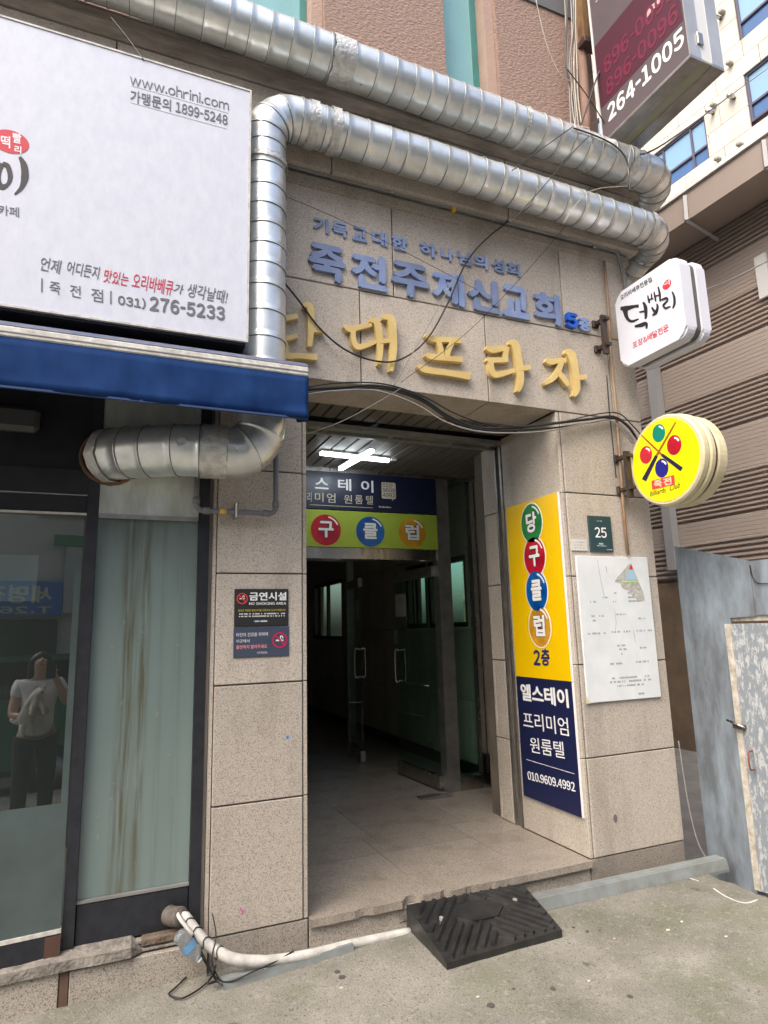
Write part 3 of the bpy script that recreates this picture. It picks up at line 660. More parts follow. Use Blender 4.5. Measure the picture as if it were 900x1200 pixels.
# broken mortar ledge
bm = bmesh.new(); N_ = 60; top = []
for i in range(N_+1):
    x = -3 + 2.56*i/N_
    y = -.035 + .008*noise.noise((x*9, 0, 0)) + (.035 if x > -.72 else 0); h = .055 + .005*noise.noise((x*12, 4, 0)) - (.03 if x > -.70 else 0)
    top.append((x, y, h))
for (xa, ya, ha), (xb, yb, hb) in zip(top, top[1:]):
    v = [bm.verts.new(c) for c in ((xa, ya, .006), (xb, yb, .006), (xb, yb, hb-.012), (xa, ya, ha-.012), (xb, .049, hb), (xa, .049, ha), (xb, .049, .006), (xa, .049, .006))]
    for q in ((0, 1, 2, 3), (3, 2, 4, 5), (7, 6, 1, 0)): bm.faces.new([v[k] for k in q])
bmesh.ops.remove_doubles(bm, verts=bm.verts, dist=.0005)
obj('mortar_ledge', bm, CONC, shop)
obj('mortar_strip', B(-.72, -.467, .012, .049, .030, .043, .002), CONC, shop)
bm = bmesh.new(); box(bm, -.70, -.50, .0, .048, .02, .052, .006); obj('mortar_rubble', bm, mat('brown_rubble', (.18, .135, .10), .9, var=.4, vscale=30, bump=.9), shop)
FY = .05
bm = bmesh.new(); box(bm, -.514, -.466, FY-.01, FY+.06, .045, 2.45); obj('frame_post', bm, NAVYF, shop)
bm = bmesh.new(); box(bm, -.465, -.452, .055, .09, -.05, 2.5); obj('caulk_strip', bm, mat('grey_caulk', (.33, .31, .28), .8, var=.3), shop)
bm = bmesh.new(); box(bm, -.449, -.437, .012, .07, -.05, 2.5); obj('stone_trim', bm, GRAN, shop)
bm = bmesh.new(); box(bm, -.994, -.950, FY-.015, FY+.06, .04, 2.45); obj('frame_post', bm, NAVYF, shop)
fr = obj('kick_panel', B(-.949, -.515, FY, FY+.05, .045, .205, .004), NAVYF, shop)
obj('sill_strip', B(-.949, -.515, FY-.004, FY+.02, .206, .216), mat('grey_sealant', (.26, .26, .25), .7, var=.3), shop)
pn = obj('frosted_pane', B(-.949, -.515, FY+.015, FY+.025, .217, 2.2), FROST, shop)
bm = bmesh.new(); box(bm, -.947, -.517, FY-.006, FY+.012, 1.785, 2.36); obj('metal_panel', bm, PANEL, shop, label='smudged bare metal sheet over the dirty pane')
bm = bmesh.new(); box(bm, -.945, -.52, FY-.012, FY-.007, 1.78, 1.80); obj('panel_lip', bm, STAIND, shop)
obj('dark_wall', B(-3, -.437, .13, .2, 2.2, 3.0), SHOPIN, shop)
# left bay: transoms and door
for z0, z1, yy, m_ in ((1.88, 1.99, .035, BLKF), (1.99, 2.5, .06, BLKF), (1.80, 1.872, .045, BLKF)):
    obj('transom', B(-3, -.995, yy, yy+.05, z0, z1), m_, shop)
obj('transom_edge', B(-3, -.995, .034, .05, 1.790, 1.798), ALU, shop); obj('transom_edge', B(-3, -.995, .030, .045, 1.874, 1.879), STAIND, shop)
obj('wall_vent', B(-1.50, -1.20, -.01, .05, 2.14, 2.25, .02), mat('vent_dark', (.05, .05, .05), .5), shop)
# door pane turned a few degrees (it stands slightly ajar)
pa = math.radians(4.5); tb = math.radians(2.0); hinge = Vector((-1.0, .055, 1.0))
nn_ = Vector((-math.sin(pa)*math.cos(tb), math.cos(pa)*math.cos(tb), -math.sin(tb))); du = Vector((math.cos(pa), math.sin(pa), 0)); dv = du.cross(nn_)
if dv.z < 0: dv = -dv
def dpt(a, b, t=0): return hinge + du*a + dv*(b-1.0) + nn_*t
def dbox(a0, a1, b0, b1, t0, t1):
    bm = bmesh.new(); v = [bm.verts.new(dpt(a, b, t)) for a in (a0, a1) for t in (t0, t1) for b in (b0, b1)]
    for q in ((0, 1, 3, 2), (4, 6, 7, 5), (0, 4, 5, 1), (2, 3, 7, 6), (0, 2, 6, 4), (1, 5, 7, 3)): bm.faces.new([v[i] for i in q])
    return bm
door = obj('shop_door', dbox(-.90, 0, .035, .125, -.01, .035), NAVYF, shop)
obj('glass', dbox(-.90, -.002, .14, 1.785, 0, .008), GLASSD, door)
obj('bottom_bead', dbox(-.90, 0, .126, .14, -.012, .02), ALU, door); obj('hinge_cap', dbox(-.055, 0.0, .04, .12, -.016, -.0105), BROWNC, door)
film = obj('frosted_film', dbox(-.90, -.003, .141, .60, -.004, -.001), FROSTL, door); obj('frosted_film', dbox(-.028, -.003, .601, 1.6, -.004, -.001), FROSTL, door)
obj('shop_threshold', B(-3, -.995, .0, .05, .034, .046), ALU, shop)
# room behind
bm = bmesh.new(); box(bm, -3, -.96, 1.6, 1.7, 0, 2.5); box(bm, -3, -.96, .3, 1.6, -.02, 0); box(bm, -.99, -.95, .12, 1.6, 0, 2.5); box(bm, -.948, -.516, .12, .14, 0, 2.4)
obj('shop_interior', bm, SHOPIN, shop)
pn_ = obj('window_notice', B(-1.42, -1.18, .14, .142, 1.42, 1.62), mat('notice_sheet', (.20, .21, .22), .7)); tag(pn_, 'pale printed notice seen through the upper shop door glass', 'notice')

# ================================================================== AWNING
awn = thing('awning', 'blue fabric shop awning with white metal front bar over the shopfront', 'awning', (-1.5, -.25, 2.5))
AX1 = -.132
obj('front_bar', B(-3, AX1, -.50, -.455, 2.345, 2.388, .005), ALU, awn)
obj('bar_groove', B(-3, AX1+.001, -.503, -.4995, 2.362, 2.366), STAIND, awn)
bm = bmesh.new(); v = [bm.verts.new(c) for c in ((-3, -.498, 2.389), (AX1, -.498, 2.389), (AX1, -.45, 2.425), (-3, -.45, 2.425), (-3, -.12, 2.50), (AX1, -.12, 2.50), (-3, -.12, 2.47), (AX1, -.12, 2.47), (-3, -.455, 2.389), (AX1, -.455, 2.389))]
for q in ((0, 1, 2, 3), (3, 2, 5, 4), (6, 7, 9, 8), (0, 1, 9, 8), (4, 5, 7, 6)): bm.faces.new([v[k] for k in q])
obj('canopy_fabric', bm, AWND, awn)
bm = bmesh.new(); N_ = 150; va = []
for j in range(7):
    t = j/6; r_ = []
    for i in range(N_+1):
        x = -3+(AX1-.003+3)*i/N_
        y = -.496 + t*(.006*math.sin(x*9)+.016*noise.noise((x*4+t*1.5, t*1.6, 0))+.010*noise.noise((x*11-t*2, t*2.5, 2))+.004*noise.noise((x*30, t*3, 5)))
        r_.append(bm.verts.new((x, y, 2.345-.19*t + .003*noise.noise((x*6, 9, 0))*t)))
    va.append(r_)
for j in range(6):
    for i in range(N_): bm.faces.new((va[j][i], va[j][i+1], va[j+1][i+1], va[j+1][i]))
geo = bmesh.ops.extrude_face_region(bm, geom=list(bm.faces)); bmesh.ops.translate(bm, vec=(0, .003, 0), verts=[g for g in geo['geom'] if isinstance(g, bmesh.types.BMVert)])
obj('valance', bm, AWN, awn, True)
obj('valance_hem', B(-3, AX1-.004, -.4995, -.488, 2.150, 2.158), mat('blue_hem', (.02, .05, .14), .8), awn)
bm = bmesh.new(); v = [bm.verts.new(c) for c in ((AX1, -.49, 2.345), (AX1, -.47, 2.15), (AX1, -.30, 2.20), (AX1, -.16, 2.36), (AX1+.002, -.49, 2.345), (AX1+.002, -.47, 2.15), (AX1+.002, -.30, 2.20), (AX1+.002, -.16, 2.36))]
for q in ((0, 1, 2, 3), (7, 6, 5, 4), (0, 4, 5, 1), (1, 5, 6, 2), (2, 6, 7, 3), (3, 7, 4, 0)): bm.faces.new([v[k] for k in q])
obj('end_fabric', bm, AWN, awn)
obj('mounting_beam', B(-3, -.44, -.12, -.002, 2.42, 2.535), BLKF, awn)

# ================================================================== BIG WHITE SIGN
QY = -.36
big = thing('billboard', 'large white lightbox sign with grey and red Korean print above the awning', 'sign', (-1.5, -.3, 2.54))
SX1 = -.379; SZ0 = 2.535; SZ1 = 3.81
obj('sign_box', B(-3, SX1, QY, QY+.13, SZ0, SZ1), SIGNW, big)
bm = bmesh.new(); f = .009
box(bm, -3, SX1+f, QY-.004, QY+.132, SZ1+.0005, SZ1+f); box(bm, -3, SX1+f, QY-.004, QY+.132, SZ0-f, SZ0-.0005); box(bm, SX1+.0005, SX1+f, QY-.004, QY+.132, SZ0, SZ1)
obj('sign_frame', bm, ALU, big); obj('sign_underside', B(-3, SX1, QY+.01, -.20, SZ0-.02, SZ0-f-.001), BLKF, big)
obj('sign_support', B(-3, SX1, QY+.131, -.002, SZ0+.05, SZ1-.05), BLKF, big)
qy = QY-.0004
def bt(s, bl, br, tl, m=GREY_T, **k): return ptext(s, bl, br, tl, qy, m, big, **k)
bt('www.ohrini.com', (152, 98.5), (268, 129.5), (152.5, 86)); bt('가맹문의', (152.5, 119), (200, 130.5), (153, 105), bold=.012); bt('1899-5248', (205.5, 131), (266.5, 147), (206, 119), bold=.016)
bm = bmesh.new()
for a, b in (((154, 101.5), (268, 131.5)), ((153, 120.5), (266, 150.5))):
    p = onY(*a, qy); q = onY(*b, qy); z = (p.z+q.z)/2; box(bm, p.x, q.x, qy-.0008, qy, z-.0012, z+.0012)
obj('rule', bm, FAINT, big)
# handwriting line
hw = [('언제', 47, 71, 303, 319, GREY_T), ('어디든지', 78, 116, 309, 324, GREY_T), ('맛있는', 121, 150, 318, 333, RED_T), ('오리바베큐', 154, 202, 324, 342, RED_T), ('가', 203, 214, 333, 344, GREY_T), ('생각날때!', 219, 266, 336, 352, GREY_T)]
for s, a, b, y0, y1, m_ in hw:
    sl0 = .19*(b-a); bt(s, (a, y1-sl0*.5), (b, y1+sl0*.5), (a+1.5, y0-sl0*.5), m_, bold=.004, shear=.15)
bt('|', (48, 342), (49.5, 342.3), (48.3, 326)); bt('|', (129, 356), (130.5, 356.3), (129, 341))
bt('죽', (58, 343.5), (70.5, 345.5), (58, 329.5)); bt('전', (82, 347), (94.5, 349.5), (82, 333)); bt('점', (107, 352.5), (120.5, 354.5), (107, 337.5))
bt('031)', (138, 358), (170.5, 363), (138.3, 344.5), bold=.03); bt('276-5233', (175, 364), (263.5, 376), (175.5, 347), bold=.035)
bt('카페', (-2, 251.5), (22, 254.5), (-2, 240))
# brush stroke syllable at the left edge and its red stamp
pj = lambda x, y: onY(x, y, qy)
bm = bmesh.new()
for i, s in enumerate(([(3, 192, 5), (-2, 200, 8), (-3, 212, 8), (2, 219, 7), (9, 216, 4), (12, 207, 6), (9, 195, 6), (3, 192, 5)], [(23, 184, 3), (28, 194, 8), (29, 208, 9), (25, 220, 5), (17, 228, 1.5)])):
    strokebm(bm, s, pj, NY, .0012+.0003*i)
obj('brush_syllable', bm, mat('black_brown_ink', (.03, .027, .028), .5), big)
c = onY(12, 166, qy); stp = obj('red_stamp', disc(bmesh.new(), c, UX, UZ, .067, .052, NY, .001), RED_T, big)
text('떡', onY(1, 172, qy-.0012), onY(12, 174, qy-.0012), onY(1, 158, qy-.0012), NY, WHITE, stp, depth=.0006, bold=.02)
text('빨', onY(15, 167, qy-.0012), onY(25, 169, qy-.0012), onY(15, 155, qy-.0012), NY, WHITE, stp, depth=.0006, bold=.02); text('리', onY(17, 179, qy-.0012), onY(25, 180.5, qy-.0012), onY(17, 170, qy-.0012), NY, WHITE, stp, depth=.0006, bold=.02)

# ================================================================== WALL LETTERS
blue = thing('church_name_sign', 'faded blue raised Korean letters in two lines on the granite wall', 'sign', (.85, -.01, 3.1))
for ch, a, b in (('기', 367, 385), ('독', 389, 407.5), ('교', 413, 430), ('대', 436, 454), ('한', 459, 477.5), ('하', 492, 512), ('나', 517, 531), ('님', 536, 552), ('의', 556, 571), ('성', 576, 591), ('회', 594, 609)):
    ym = 262+(a-367)*.21; xa = onY(a, ym, -.01).x; xb = onY(b, ym, -.01).x
    ytext(ch, xa, xb, 3.398, 3.487, -.001, BLUEL, blue, bold=.034, depth=.010, name='letter')
for ch, a, b in (('죽', 361.5, 405), ('전', 412, 453.5), ('주', 459, 503), ('제', 507, 544), ('신', 548.5, 585), ('교', 589, 620), ('회', 626, 656.5)):
    ym = 305+(a-361)*.2; xa = onY(a, ym, -.02).x; xb = onY(b, ym, -.02).x
    ytext(ch, xa, xb, 3.112, 3.325, -.001, BLUEL, blue, bold=.04, depth=.018, name='letter')
ytext('5', onY(662.5, 375, -.02).x, onY(676.5, 375, -.02).x, 3.112, 3.213, -.001, BLUES, blue, bold=.05, depth=.03, name='letter', label='brighter blue numeral five')
ytext('층', onY(678, 378, -.02).x, onY(691.5, 378, -.02).x, 3.112, 3.205, -.001, BLUEL, blue, bold=.045, depth=.02, name='letter')
gold = thing('building_name_sign', 'raised golden brush style Korean letters above the entrance', 'sign', (.85, -.01, 2.6))
def c3(p): return [(300+x/2, 200+y/2, w_/2) for x, y, w_ in p]
def c7(p): return [(560+x/4.091, 240+y/4.091, w_/4.091) for x, y, w_ in p]
glyphs = [
 [c3(s) for s in ([(40, 338, 12), (62, 346, 14), (98, 340, 13)], [(52, 348, 13), (52, 385, 14), (70, 392, 14), (98, 386, 10)], [(110, 314, 10), (127, 320, 18), (129, 370, 16), (126, 412, 12)], [(126, 372, 14), (145, 374, 12), (159, 378, 8)], [(60, 398, 12), (68, 408, 16), (72, 432, 18), (100, 434, 14), (143, 437, 17)])],
 [c3(s) for s in ([(207, 362, 9), (220, 371, 15), (245, 366, 13), (272, 361, 8)], [(228, 370, 13), (229, 395, 13), (238, 412, 16), (258, 409, 13), (282, 400, 9)], [(266, 350, 9), (284, 358, 18), (291, 410, 17), (289, 455, 9)], [(296, 344, 9), (317, 350, 20), (322, 420, 19), (317, 470, 10)], [(290, 400, 12), (316, 398, 12)])],
 [c3(s) for s in ([(398, 384, 9), (415, 394, 15), (450, 396, 13), (482, 398, 15)], [(426, 394, 13), (434, 420, 13), (436, 436, 12)], [(462, 398, 13), (452, 420, 13), (448, 438, 12)], [(398, 430, 9), (412, 436, 15), (450, 440, 13), (484, 443, 14)], [(380, 456, 9), (396, 466, 17), (450, 474, 15), (502, 482, 19)])],
 [c7(s) for s in ([(42, 682, 22), (72, 694, 34), (118, 688, 30), (150, 694, 26)], [(138, 690, 28), (132, 735, 26)], [(44, 738, 20), (70, 744, 28), (146, 742, 26)], [(62, 744, 28), (66, 790, 30), (84, 814, 34), (130, 806, 28), (176, 792, 22)], [(148, 660, 18), (178, 672, 42), (200, 770, 36), (204, 850, 34), (192, 896, 16)], [(202, 782, 30), (232, 782, 26), (252, 776, 22)])],
 [c7(s) for s in ([(328, 742, 22), (352, 752, 32), (390, 746, 28), (424, 744, 22)], [(404, 748, 28), (384, 800, 28), (356, 836, 28), (320, 858, 14)], [(384, 800, 24), (410, 830, 30), (434, 866, 22)], [(418, 702, 20), (448, 718, 44), (468, 800, 36), (474, 880, 36), (460, 918, 16)], [(470, 826, 26), (500, 828, 26), (522, 820, 20)])],
]
for g_ in glyphs:
    bm = bmesh.new()
    for i, s in enumerate(g_): strokebm(bm, s, lambda x, y: onY(x, y, -.032)+Vector((0, .03, 0)), NY, .030+.0008*i, .9)
    obj('letter', bm, GOLD, gold)

# ================================================================== DUCTS
def arc(c, a, b, r, n=6):
    """quarter bend from direction a to b (unit vectors), centre c"""
    return [Vector(c)+Vector(a)*r*math.cos(t)+Vector(b)*r*math.sin(t) for t in [math.pi/2*k/n for k in range(n+1)]]
def duct(root, path, R, seg=.118, m=GALV, jitter=.0, elbow=()):
    pts = [Vector(p) for p in path]
    i = 0
    # resample to segments; corners listed as dense points keep their own short segments
    D = [0]
    for a, b in zip(pts, pts[1:]): D.append(D[-1]+(b-a).length)
    def at(s):
        s = max(0, min(D[-1], s))
        for k in range(len(D)-1):
            if s <= D[k+1]+1e-9: return pts[k].lerp(pts[k+1], (s-D[k])/(D[k+1]-D[k]) if D[k+1] > D[k] else 0)
        return pts[-1]
    NF = int(D[-1]/.01)+2; fr = []; pu = None
    for q in range(NF+1):
        s_ = D[-1]*q/NF; t = (at(s_+.015)-at(s_-.015)).normalized()
        if pu is None: u = frame_basis(t)[0]
        else: u = (pu-t*pu.dot(t)).normalized()
        pu = u; fr.append((t, u, t.cross(u)))
    def frame(s_): return fr[max(0, min(NF, round(s_/D[-1]*NF)))]
    at.frame = frame
    cuts = [0.0]; s = 0
    while s < D[-1]-1e-6:
        p = at(s); q = at(min(s+.05, D[-1])); r0 = at(max(0, s-.02))
        t1_ = (q-p).normalized() if (q-p).length > 1e-6 else Vector((1, 0, 0)); t2_ = (at(min(s+.13, D[-1]))-at(min(s+.08, D[-1])))
        bend = t2_.length > 1e-6 and t1_.dot(t2_.normalized()) < .985
        st = seg*.72 if bend else seg*random.uniform(.82, 1.12)
        s = min(D[-1], s+st); cuts.append(s)
    for a, b in zip(cuts, cuts[1:]):
        if b-a < .01: continue
        k = max(1, int((b-a)/.03)); ps = [at(a+(b-a)*i/k) for i in range(k+1)]
        # tangents from the whole path so that pieces meet
        bm = bmesh.new(); rings = []; n = 32; off = [0]; 
        T = []; 
        for i, p in enumerate(ps):
            T.append(frame(a+(b-a)*i/k))
        seq = [(0, R+.004), (0.0001, R+.004)]
        prof_ = [(0, 0, R+.0035), (0, .006, R+.0035), (0, .009, R)] + [(i, 0, R) for i in range(1, k)] + [(k, -.004, R-.0005)]
        for i, o_, r in prof_:
            t, u, v = T[i]; c = ps[i]+t*o_
            ring = []
            for q in range(n):
                d_ = u*math.cos(2*math.pi*q/n)+v*math.sin(2*math.pi*q/n)
                ring.append(bm.verts.new(c+d_*(r+.0032*noise.noise((c+d_*R)*7)+.0018*noise.noise((c+d_*R)*19))))
            rings.append(ring)
        for x, y in zip(rings, rings[1:]):
            for q in range(n): bm.faces.new((x[q], x[(q+1) % n], y[(q+1) % n], y[q]))
        obj('duct_segment', bm, m, root, True)
        if k >= 1:   # dark seam line
            bm = bmesh.new(); t, u, v = T[0]
            tube(bm, [ps[0]+(u*math.cos(2*math.pi*q/24)+v*math.sin(2*math.pi*q/24))*(R+.0015)-t*.0015 for q in range(25)], .0021, 4, False)
            obj('seam', bm, SEAM, root)
    return at, D[-1]
def foil(root, at, s0, s1, R, seed=0):
    bm = bmesh.new(); rings = []; n = 40; k = 8
    for i in range(k+1):
        s = s0+(s1-s0)*i/k; p = at(s); t, u, v = at.frame(s)
        rings.append([bm.verts.new(p+(u*math.cos(2*math.pi*q/n)+v*math.sin(2*math.pi*q/n))*(R+.0055+.0022*noise.noise((q*.9+seed, i*1.3, seed)))+t*.012*noise.noise((q*.5, seed, i*.3))) for q in range(n)])
    for x, y in zip(rings, rings[1:]):
        for q in range(n): bm.faces.new((x[q], x[(q+1) % n], y[(q+1) % n], y[q]))
    obj('foil_tape', bm, FOIL, root, True)
X, Y_, Z_ = Vector((1, 0, 0)), Vector((0, 1, 0)), Vector((0, 0, 1))
DR = .112
# upper duct
up_d = thing('air_duct', 'upper galvanised duct running above the stained stone moulding', 'duct', (.5, -.2, 4.3), 'galvanised ducts')
P1 = [Vector((-3, -.22, 4.39)), Vector((2.29, -.22, 4.235))]
P1 += arc((2.29, .0, 4.235), -Y_, X, .22, 6)[1:] + [Vector((2.51, .6, 4.20)), Vector((2.51, 2.5, 4.1))]
at1, L1_ = duct(up_d, P1, DR+.003)
for x_, w_ in ((onY(386, 70, -.22).x, .12), (onY(606, 140, -.22).x, .03), (2.10, .05)): foil(up_d, at1, x_+3, x_+3+w_, DR+.004, x_)
# lower duct
lo_d = thing('air_duct', 'lower galvanised duct that rises beside the white billboard and turns right', 'duct', (.5, -.2, 3.0), 'galvanised ducts')
cx0 = -.272; zt = 3.875; er = .17
P2 = [Vector((cx0, -.2, 2.36)), Vector((cx0, -.2, zt-er))]
P2 += arc((cx0+er, -.2, zt-er), -X, Z_, er, 7)[1:] + [Vector((2.24, -.2, 3.82))]
P2 += arc((2.24, .02, 3.82), -Y_, X, .22, 7)[1:] + [Vector((2.46, .35, 3.70)), Vector((2.46, .9, 3.45)), Vector((2.46, 2.4, 3.3))]
at2, L2_ = duct(lo_d, P2, DR-.004)
for s, w_ in ((1.66, .05), (1.78, .05), (1.18, .03), (3.95, .04)): foil(lo_d, at2, s, s+w_, DR-.002, s)
# duct below the awning that enters the shopfront
be_d = thing('air_duct', 'galvanised duct elbow under the awning, taped with foil, entering the shopfront', 'duct', (-.5, -.1, 2.1), 'galvanised ducts')
P3 = [Vector((cx0-.006, -.2, 2.40)), Vector((cx0-.006, -.2, 2.20))]
P3 += arc((cx0-.006-.14, -.2, 2.20), X, -Z_, .14, 9)[1:]
P3 = P3 + [Vector((-.60, -.175, 2.062)), Vector((-.72, -.125, 2.062)), Vector((-.83, -.06, 2.062)), Vector((-.93, .045, 2.065))]
at3, L3_ = duct(be_d, P3, DR+.003, seg=.13)
foil(be_d, at3, .43, .54, DR+.004, 3); foil(be_d, at3, L3_-.06, L3_-.005, DR+.005, 5)
bm = bmesh.new(); prism(bm, [Vector((-.66, -.285, 2.07)), Vector((-.63, -.289, 2.085)), Vector((-.605, -.29, 2.07)), Vector((-.62, -.289, 2.055)), Vector((-.645, -.288, 2.045))], NY, .006)
obj('foil_scrap', bm, FOIL, be_d)
# brown foam round the duct hole
bm = bmesh.new(); c = Vector((-.91, .035, 2.06)); tube(bm, [c+Vector((.122*math.cos(a), .008*math.sin(a*3), .122*math.sin(a))) for a in [2*math.pi*k/20 for k in range(21)]], .010, 6, False)
tag(obj('foam_seal', bm, mat('orange_foam', (.17, .09, .05), .9, bump=1, bscale=40, var=.4), None, True), 'rough brown foam around the duct hole in the shopfront', 'seal')
# crumpled flexible piece at the right end of the lower duct
bm = bmesh.new(); rings = []
for i in range(26):
    t = i/25; p = Vector((2.32+.04*t, .12+.32*t, 3.70-.16*t)); rr = .085+.006*(i % 2)
    rings.append((p, rr))
tube(bm, [p for p, _ in rings], [r for _, r in rings], 20); obj('flexible_sleeve', bm, GALVD, lo_d, True)

# ================================================================== CONDUITS AND CABLES
def cable(name, pts, r, m, label, cat, n=6, k=8, group=None):
    return tag(obj(name, tube(bmesh.new(), spline(pts, k), r, n), m, None, True), label, cat, group)
con = thing('conduit', 'thin grey conduit running along the granite under the lower duct', 'conduit', (.8, -.03, 3.5))
zc = onY(460, 224, -.03).z; xe = onY(724, 296, -.03).x
zl = lambda x, y: onY(x, y, -.03)
pts = [zl(330, 192), zl(400, 210), zl(520, 241), zl(640, 273), zl(718, 293)]; pts = [Vector((p.x, -.03, p.z)) for p in pts]
endp = [Vector((xe+.0, -.03, pts[-1].z-.02)), Vector((onY(735, 345, -.03).x, -.03, onY(735, 345, -.03).z)), Vector((onY(742, 420, -.03).x, -.03, onY(742, 420, -.03).z))]
obj('pipe', tube(bmesh.new(), spline(pts, 4)+endp, .011, 10), CONDG, con, True)
for px_ in ((458, 222), (531, 244), (695, 287)):
    p = zl(*px_); obj('pipe_clip', B(p.x-.012, p.x+.012, -.045, -.001, p.z-.03, p.z+.02, .003), STAIND if px_[0] != 531 else mat('yellow_band', (.6, .4, .05), .5), con)
rc = thing('conduit', 'rusty vertical conduit on the right pier beside both projecting signs', 'conduit', (2.05, -.03, 2))
rp = [onY(x, y, -.025) for x, y in ((708, 306), (713, 360), (716, 420), (722, 480), (728, 560), (732, 615), (736, 650))]
obj('pipe', tube(bmesh.new(), [Vector((p.x, -.025, p.z)) for p in rp], .0095, 8), RUST, rc, True)
gp = thing('drain_pipe', 'small grey plastic drain pipe bent in a U on the left pier', 'pipe', (-.35, -.05, 1.8))
gy = -.06
cz = onY(276, 600, gy).z; gx0 = onY(230, 590, gy).x; gx1 = onY(323, 590, gy).x
pts = [Vector((gx0, gy, 2.05)), Vector((gx0, gy, cz+.03))]+arc((gx0+.03, gy, cz+.03), -X, -Z_, .03, 4)[1:]+arc((gx1-.03, gy, cz+.03), -Z_, X, .03, 4)+[Vector((gx1, gy, onY(323, 532, gy).z))]
obj('pipe', tube(bmesh.new(), pts, .0125, 12), PVCG, gp, True)
for (x, z0, z1) in ((gx0, cz+.03, cz+.06), (gx1, cz+.03, cz+.06)): obj('pipe_socket', tube(bmesh.new(), [Vector((x, gy, z0)), Vector((x, gy, z1))], .0165, 12), PVCG, gp, True)
for a, b in ((gx0+.03, gx0+.06), (gx1-.06, gx1-.03)): obj('pipe_socket', tube(bmesh.new(), [Vector((a, gy, cz)), Vector((b, gy, cz))], .0165, 12), PVCG, gp, True)
obj('pipe_coupling', tube(bmesh.new(), [Vector((gx1, gy, onY(323, 530, gy).z)), Vector((gx1, gy, onY(323, 515, gy).z))], .017, 12), CREAM, gp, True)
xk = onY(277, 600, gy).x; obj('yellow_tag', tube(bmesh.new(), [Vector((onY(257, 600, gy).x, gy, cz)), Vector((onY(265, 600, gy).x, gy, cz))], .0132, 12), mat('yellow_tape', (.65, .43, .05), .5), gp, True)
obj('pipe_clamp', B(xk-.006, xk+.006, gy-.02, -.001, cz-.03, cz+.045, .003), STAIN, gp)
# main black cable bundle along the lintel
def yl(*p, y=-.05): return [Vector(onY(a, b, y)) for a, b in p]
base = [(350, 457), (395, 453), (445, 453), (490, 466), (525, 487), (560, 500), (600, 502), (650, 497), (690, 490), (718, 488), (735, 500), (745, 512)]
for i, (off, r, m_) in enumerate((((0, 0), .009, CABLE), ((3, 3.5), .006, CABLE), ((-4, 6), .0045, CABLEG), ((6, -3), .004, CABLE))):
    pts = [onY(a+off[0], b+off[1]+1.5*math.sin(k*1.7+i), -.03-.011*i) for k, (a, b) in enumerate(base)]
    cable('cable', pts, r, m_, ['thickest black cable slung along the lintel edge', 'second black cable just under the thickest one on the lintel', 'grey wire hanging lowest in the lintel bundle', 'thin black wire at the top of the lintel bundle'][i], 'cable', group='cables along the lintel')
cable('cable', yl((333, 331), (350, 352), (375, 385), (405, 410), (440, 423), (470, 421), (500, 398), (525, 355), (545, 310), (570, 280), (612, 247), y=-.045), .005, CABLE, 'black cable drooping in a loop across the blue and golden letters', 'cable')
cable('cable', yl((462, 451), (500, 385), (530, 330), (545, 300), (590, 243), y=-.06), .003, CABLEG, 'thin grey wire rising diagonally across the church letters', 'cable')
cable('cable', yl((330, 228), (400, 258), (480, 298), (560, 340), y=-.05), .0014, CABLE, 'hair thin wire across the small blue letters, left side', 'cable')
cable('cable', yl((470, 448), (560, 378), (660, 268), (700, 205), y=-.07), .0018, CABLE, 'thin wire crossing the last blue letters up to the lower duct', 'cable')
cable('cable', yl((711, 440), (714, 480), (716, 500), (722, 560), y=-.04), .004, CABLE, 'short black wire beside the rusty conduit', 'cable')
cable('cable', [onY(325, 519, -.08), onY(400, 494, -.12), onY(470, 455, -.16)], .0015, CABLEG, 'thin wire from the pipe coupling up across the entrance', 'cable')
cable('cable', [onY(130, 20, -.3), onY(150, 45, -.33), onY(168, 70, -.365)], .003, CABLE, 'short wire dropping from the upper duct to the billboard', 'cable')
a = Vector((2.2, -.15, 4.3)); 
p0_ = onX(772, 173, 2.25); p1_ = onP(900, 80, (9, 3, 0), 0)
cable('cable', [onX(745, 178, 2.3), p0_.lerp(p1_, .02), p0_.lerp(p1_, .5), p1_], .006, CABLE, 'wire running out from the big dark sign to the pale tower', 'cable')
cable('cable', [onX(818, 343, 2.6), onP(860, 326, (3.6, 2, 0), 0), onP(905, 303, (5.2, 2, 0), 0)], .007, CABLEG, 'pale wire from the white rounded sign across the taupe cladding', 'cable')

# wire bundle and pipe at the upper right corner
pip = thing('downpipe', 'salmon painted downpipe on the stucco corner beside the wire bundle', 'pipe', (2.0, 0, 4.3))
pp_ = [onY(678, -60, .03), onY(682, 60, .03), onY(687, 140, .03), onY(689, 170, .03)]
obj('pipe', tube(bmesh.new(), pp_, .032, 12), mat('salmon_pipe', (.42, .26, .20), .7, var=.25), pip, True)
wcols = [CABLEC, CABLEG, CABLE, CABLEC, CABLEG, CABLEC, CABLE, CABLEC]
for i in range(8):
    x = 664+i*1.7; pts = [onY(x-3+random.uniform(-6, 5), -60, -.02-.008*i), onY(x-1+random.uniform(-4, 4), 20, -.02-.008*i), onY(x+random.uniform(-4, 4), 75, -.02-.008*i), onY(x+2+random.uniform(-3, 3), 118, -.02-.008*i), onY(x+6+random.uniform(-3, 3), 150+2*i, -.06-.008*i)]
    cable('wire', pts, .0035+.001*(i % 3), wcols[i], ['leftmost cream wire', 'second wire from the left, grey,', 'third wire from the left, black,', 'fourth wire from the left, cream,', 'grey wire right of the middle', 'sixth wire from the left, cream,', 'black wire next to the last', 'rightmost cream wire'][i]+' in the bundle hanging by the salmon downpipe', 'wire', group='wires hanging at the stucco corner')
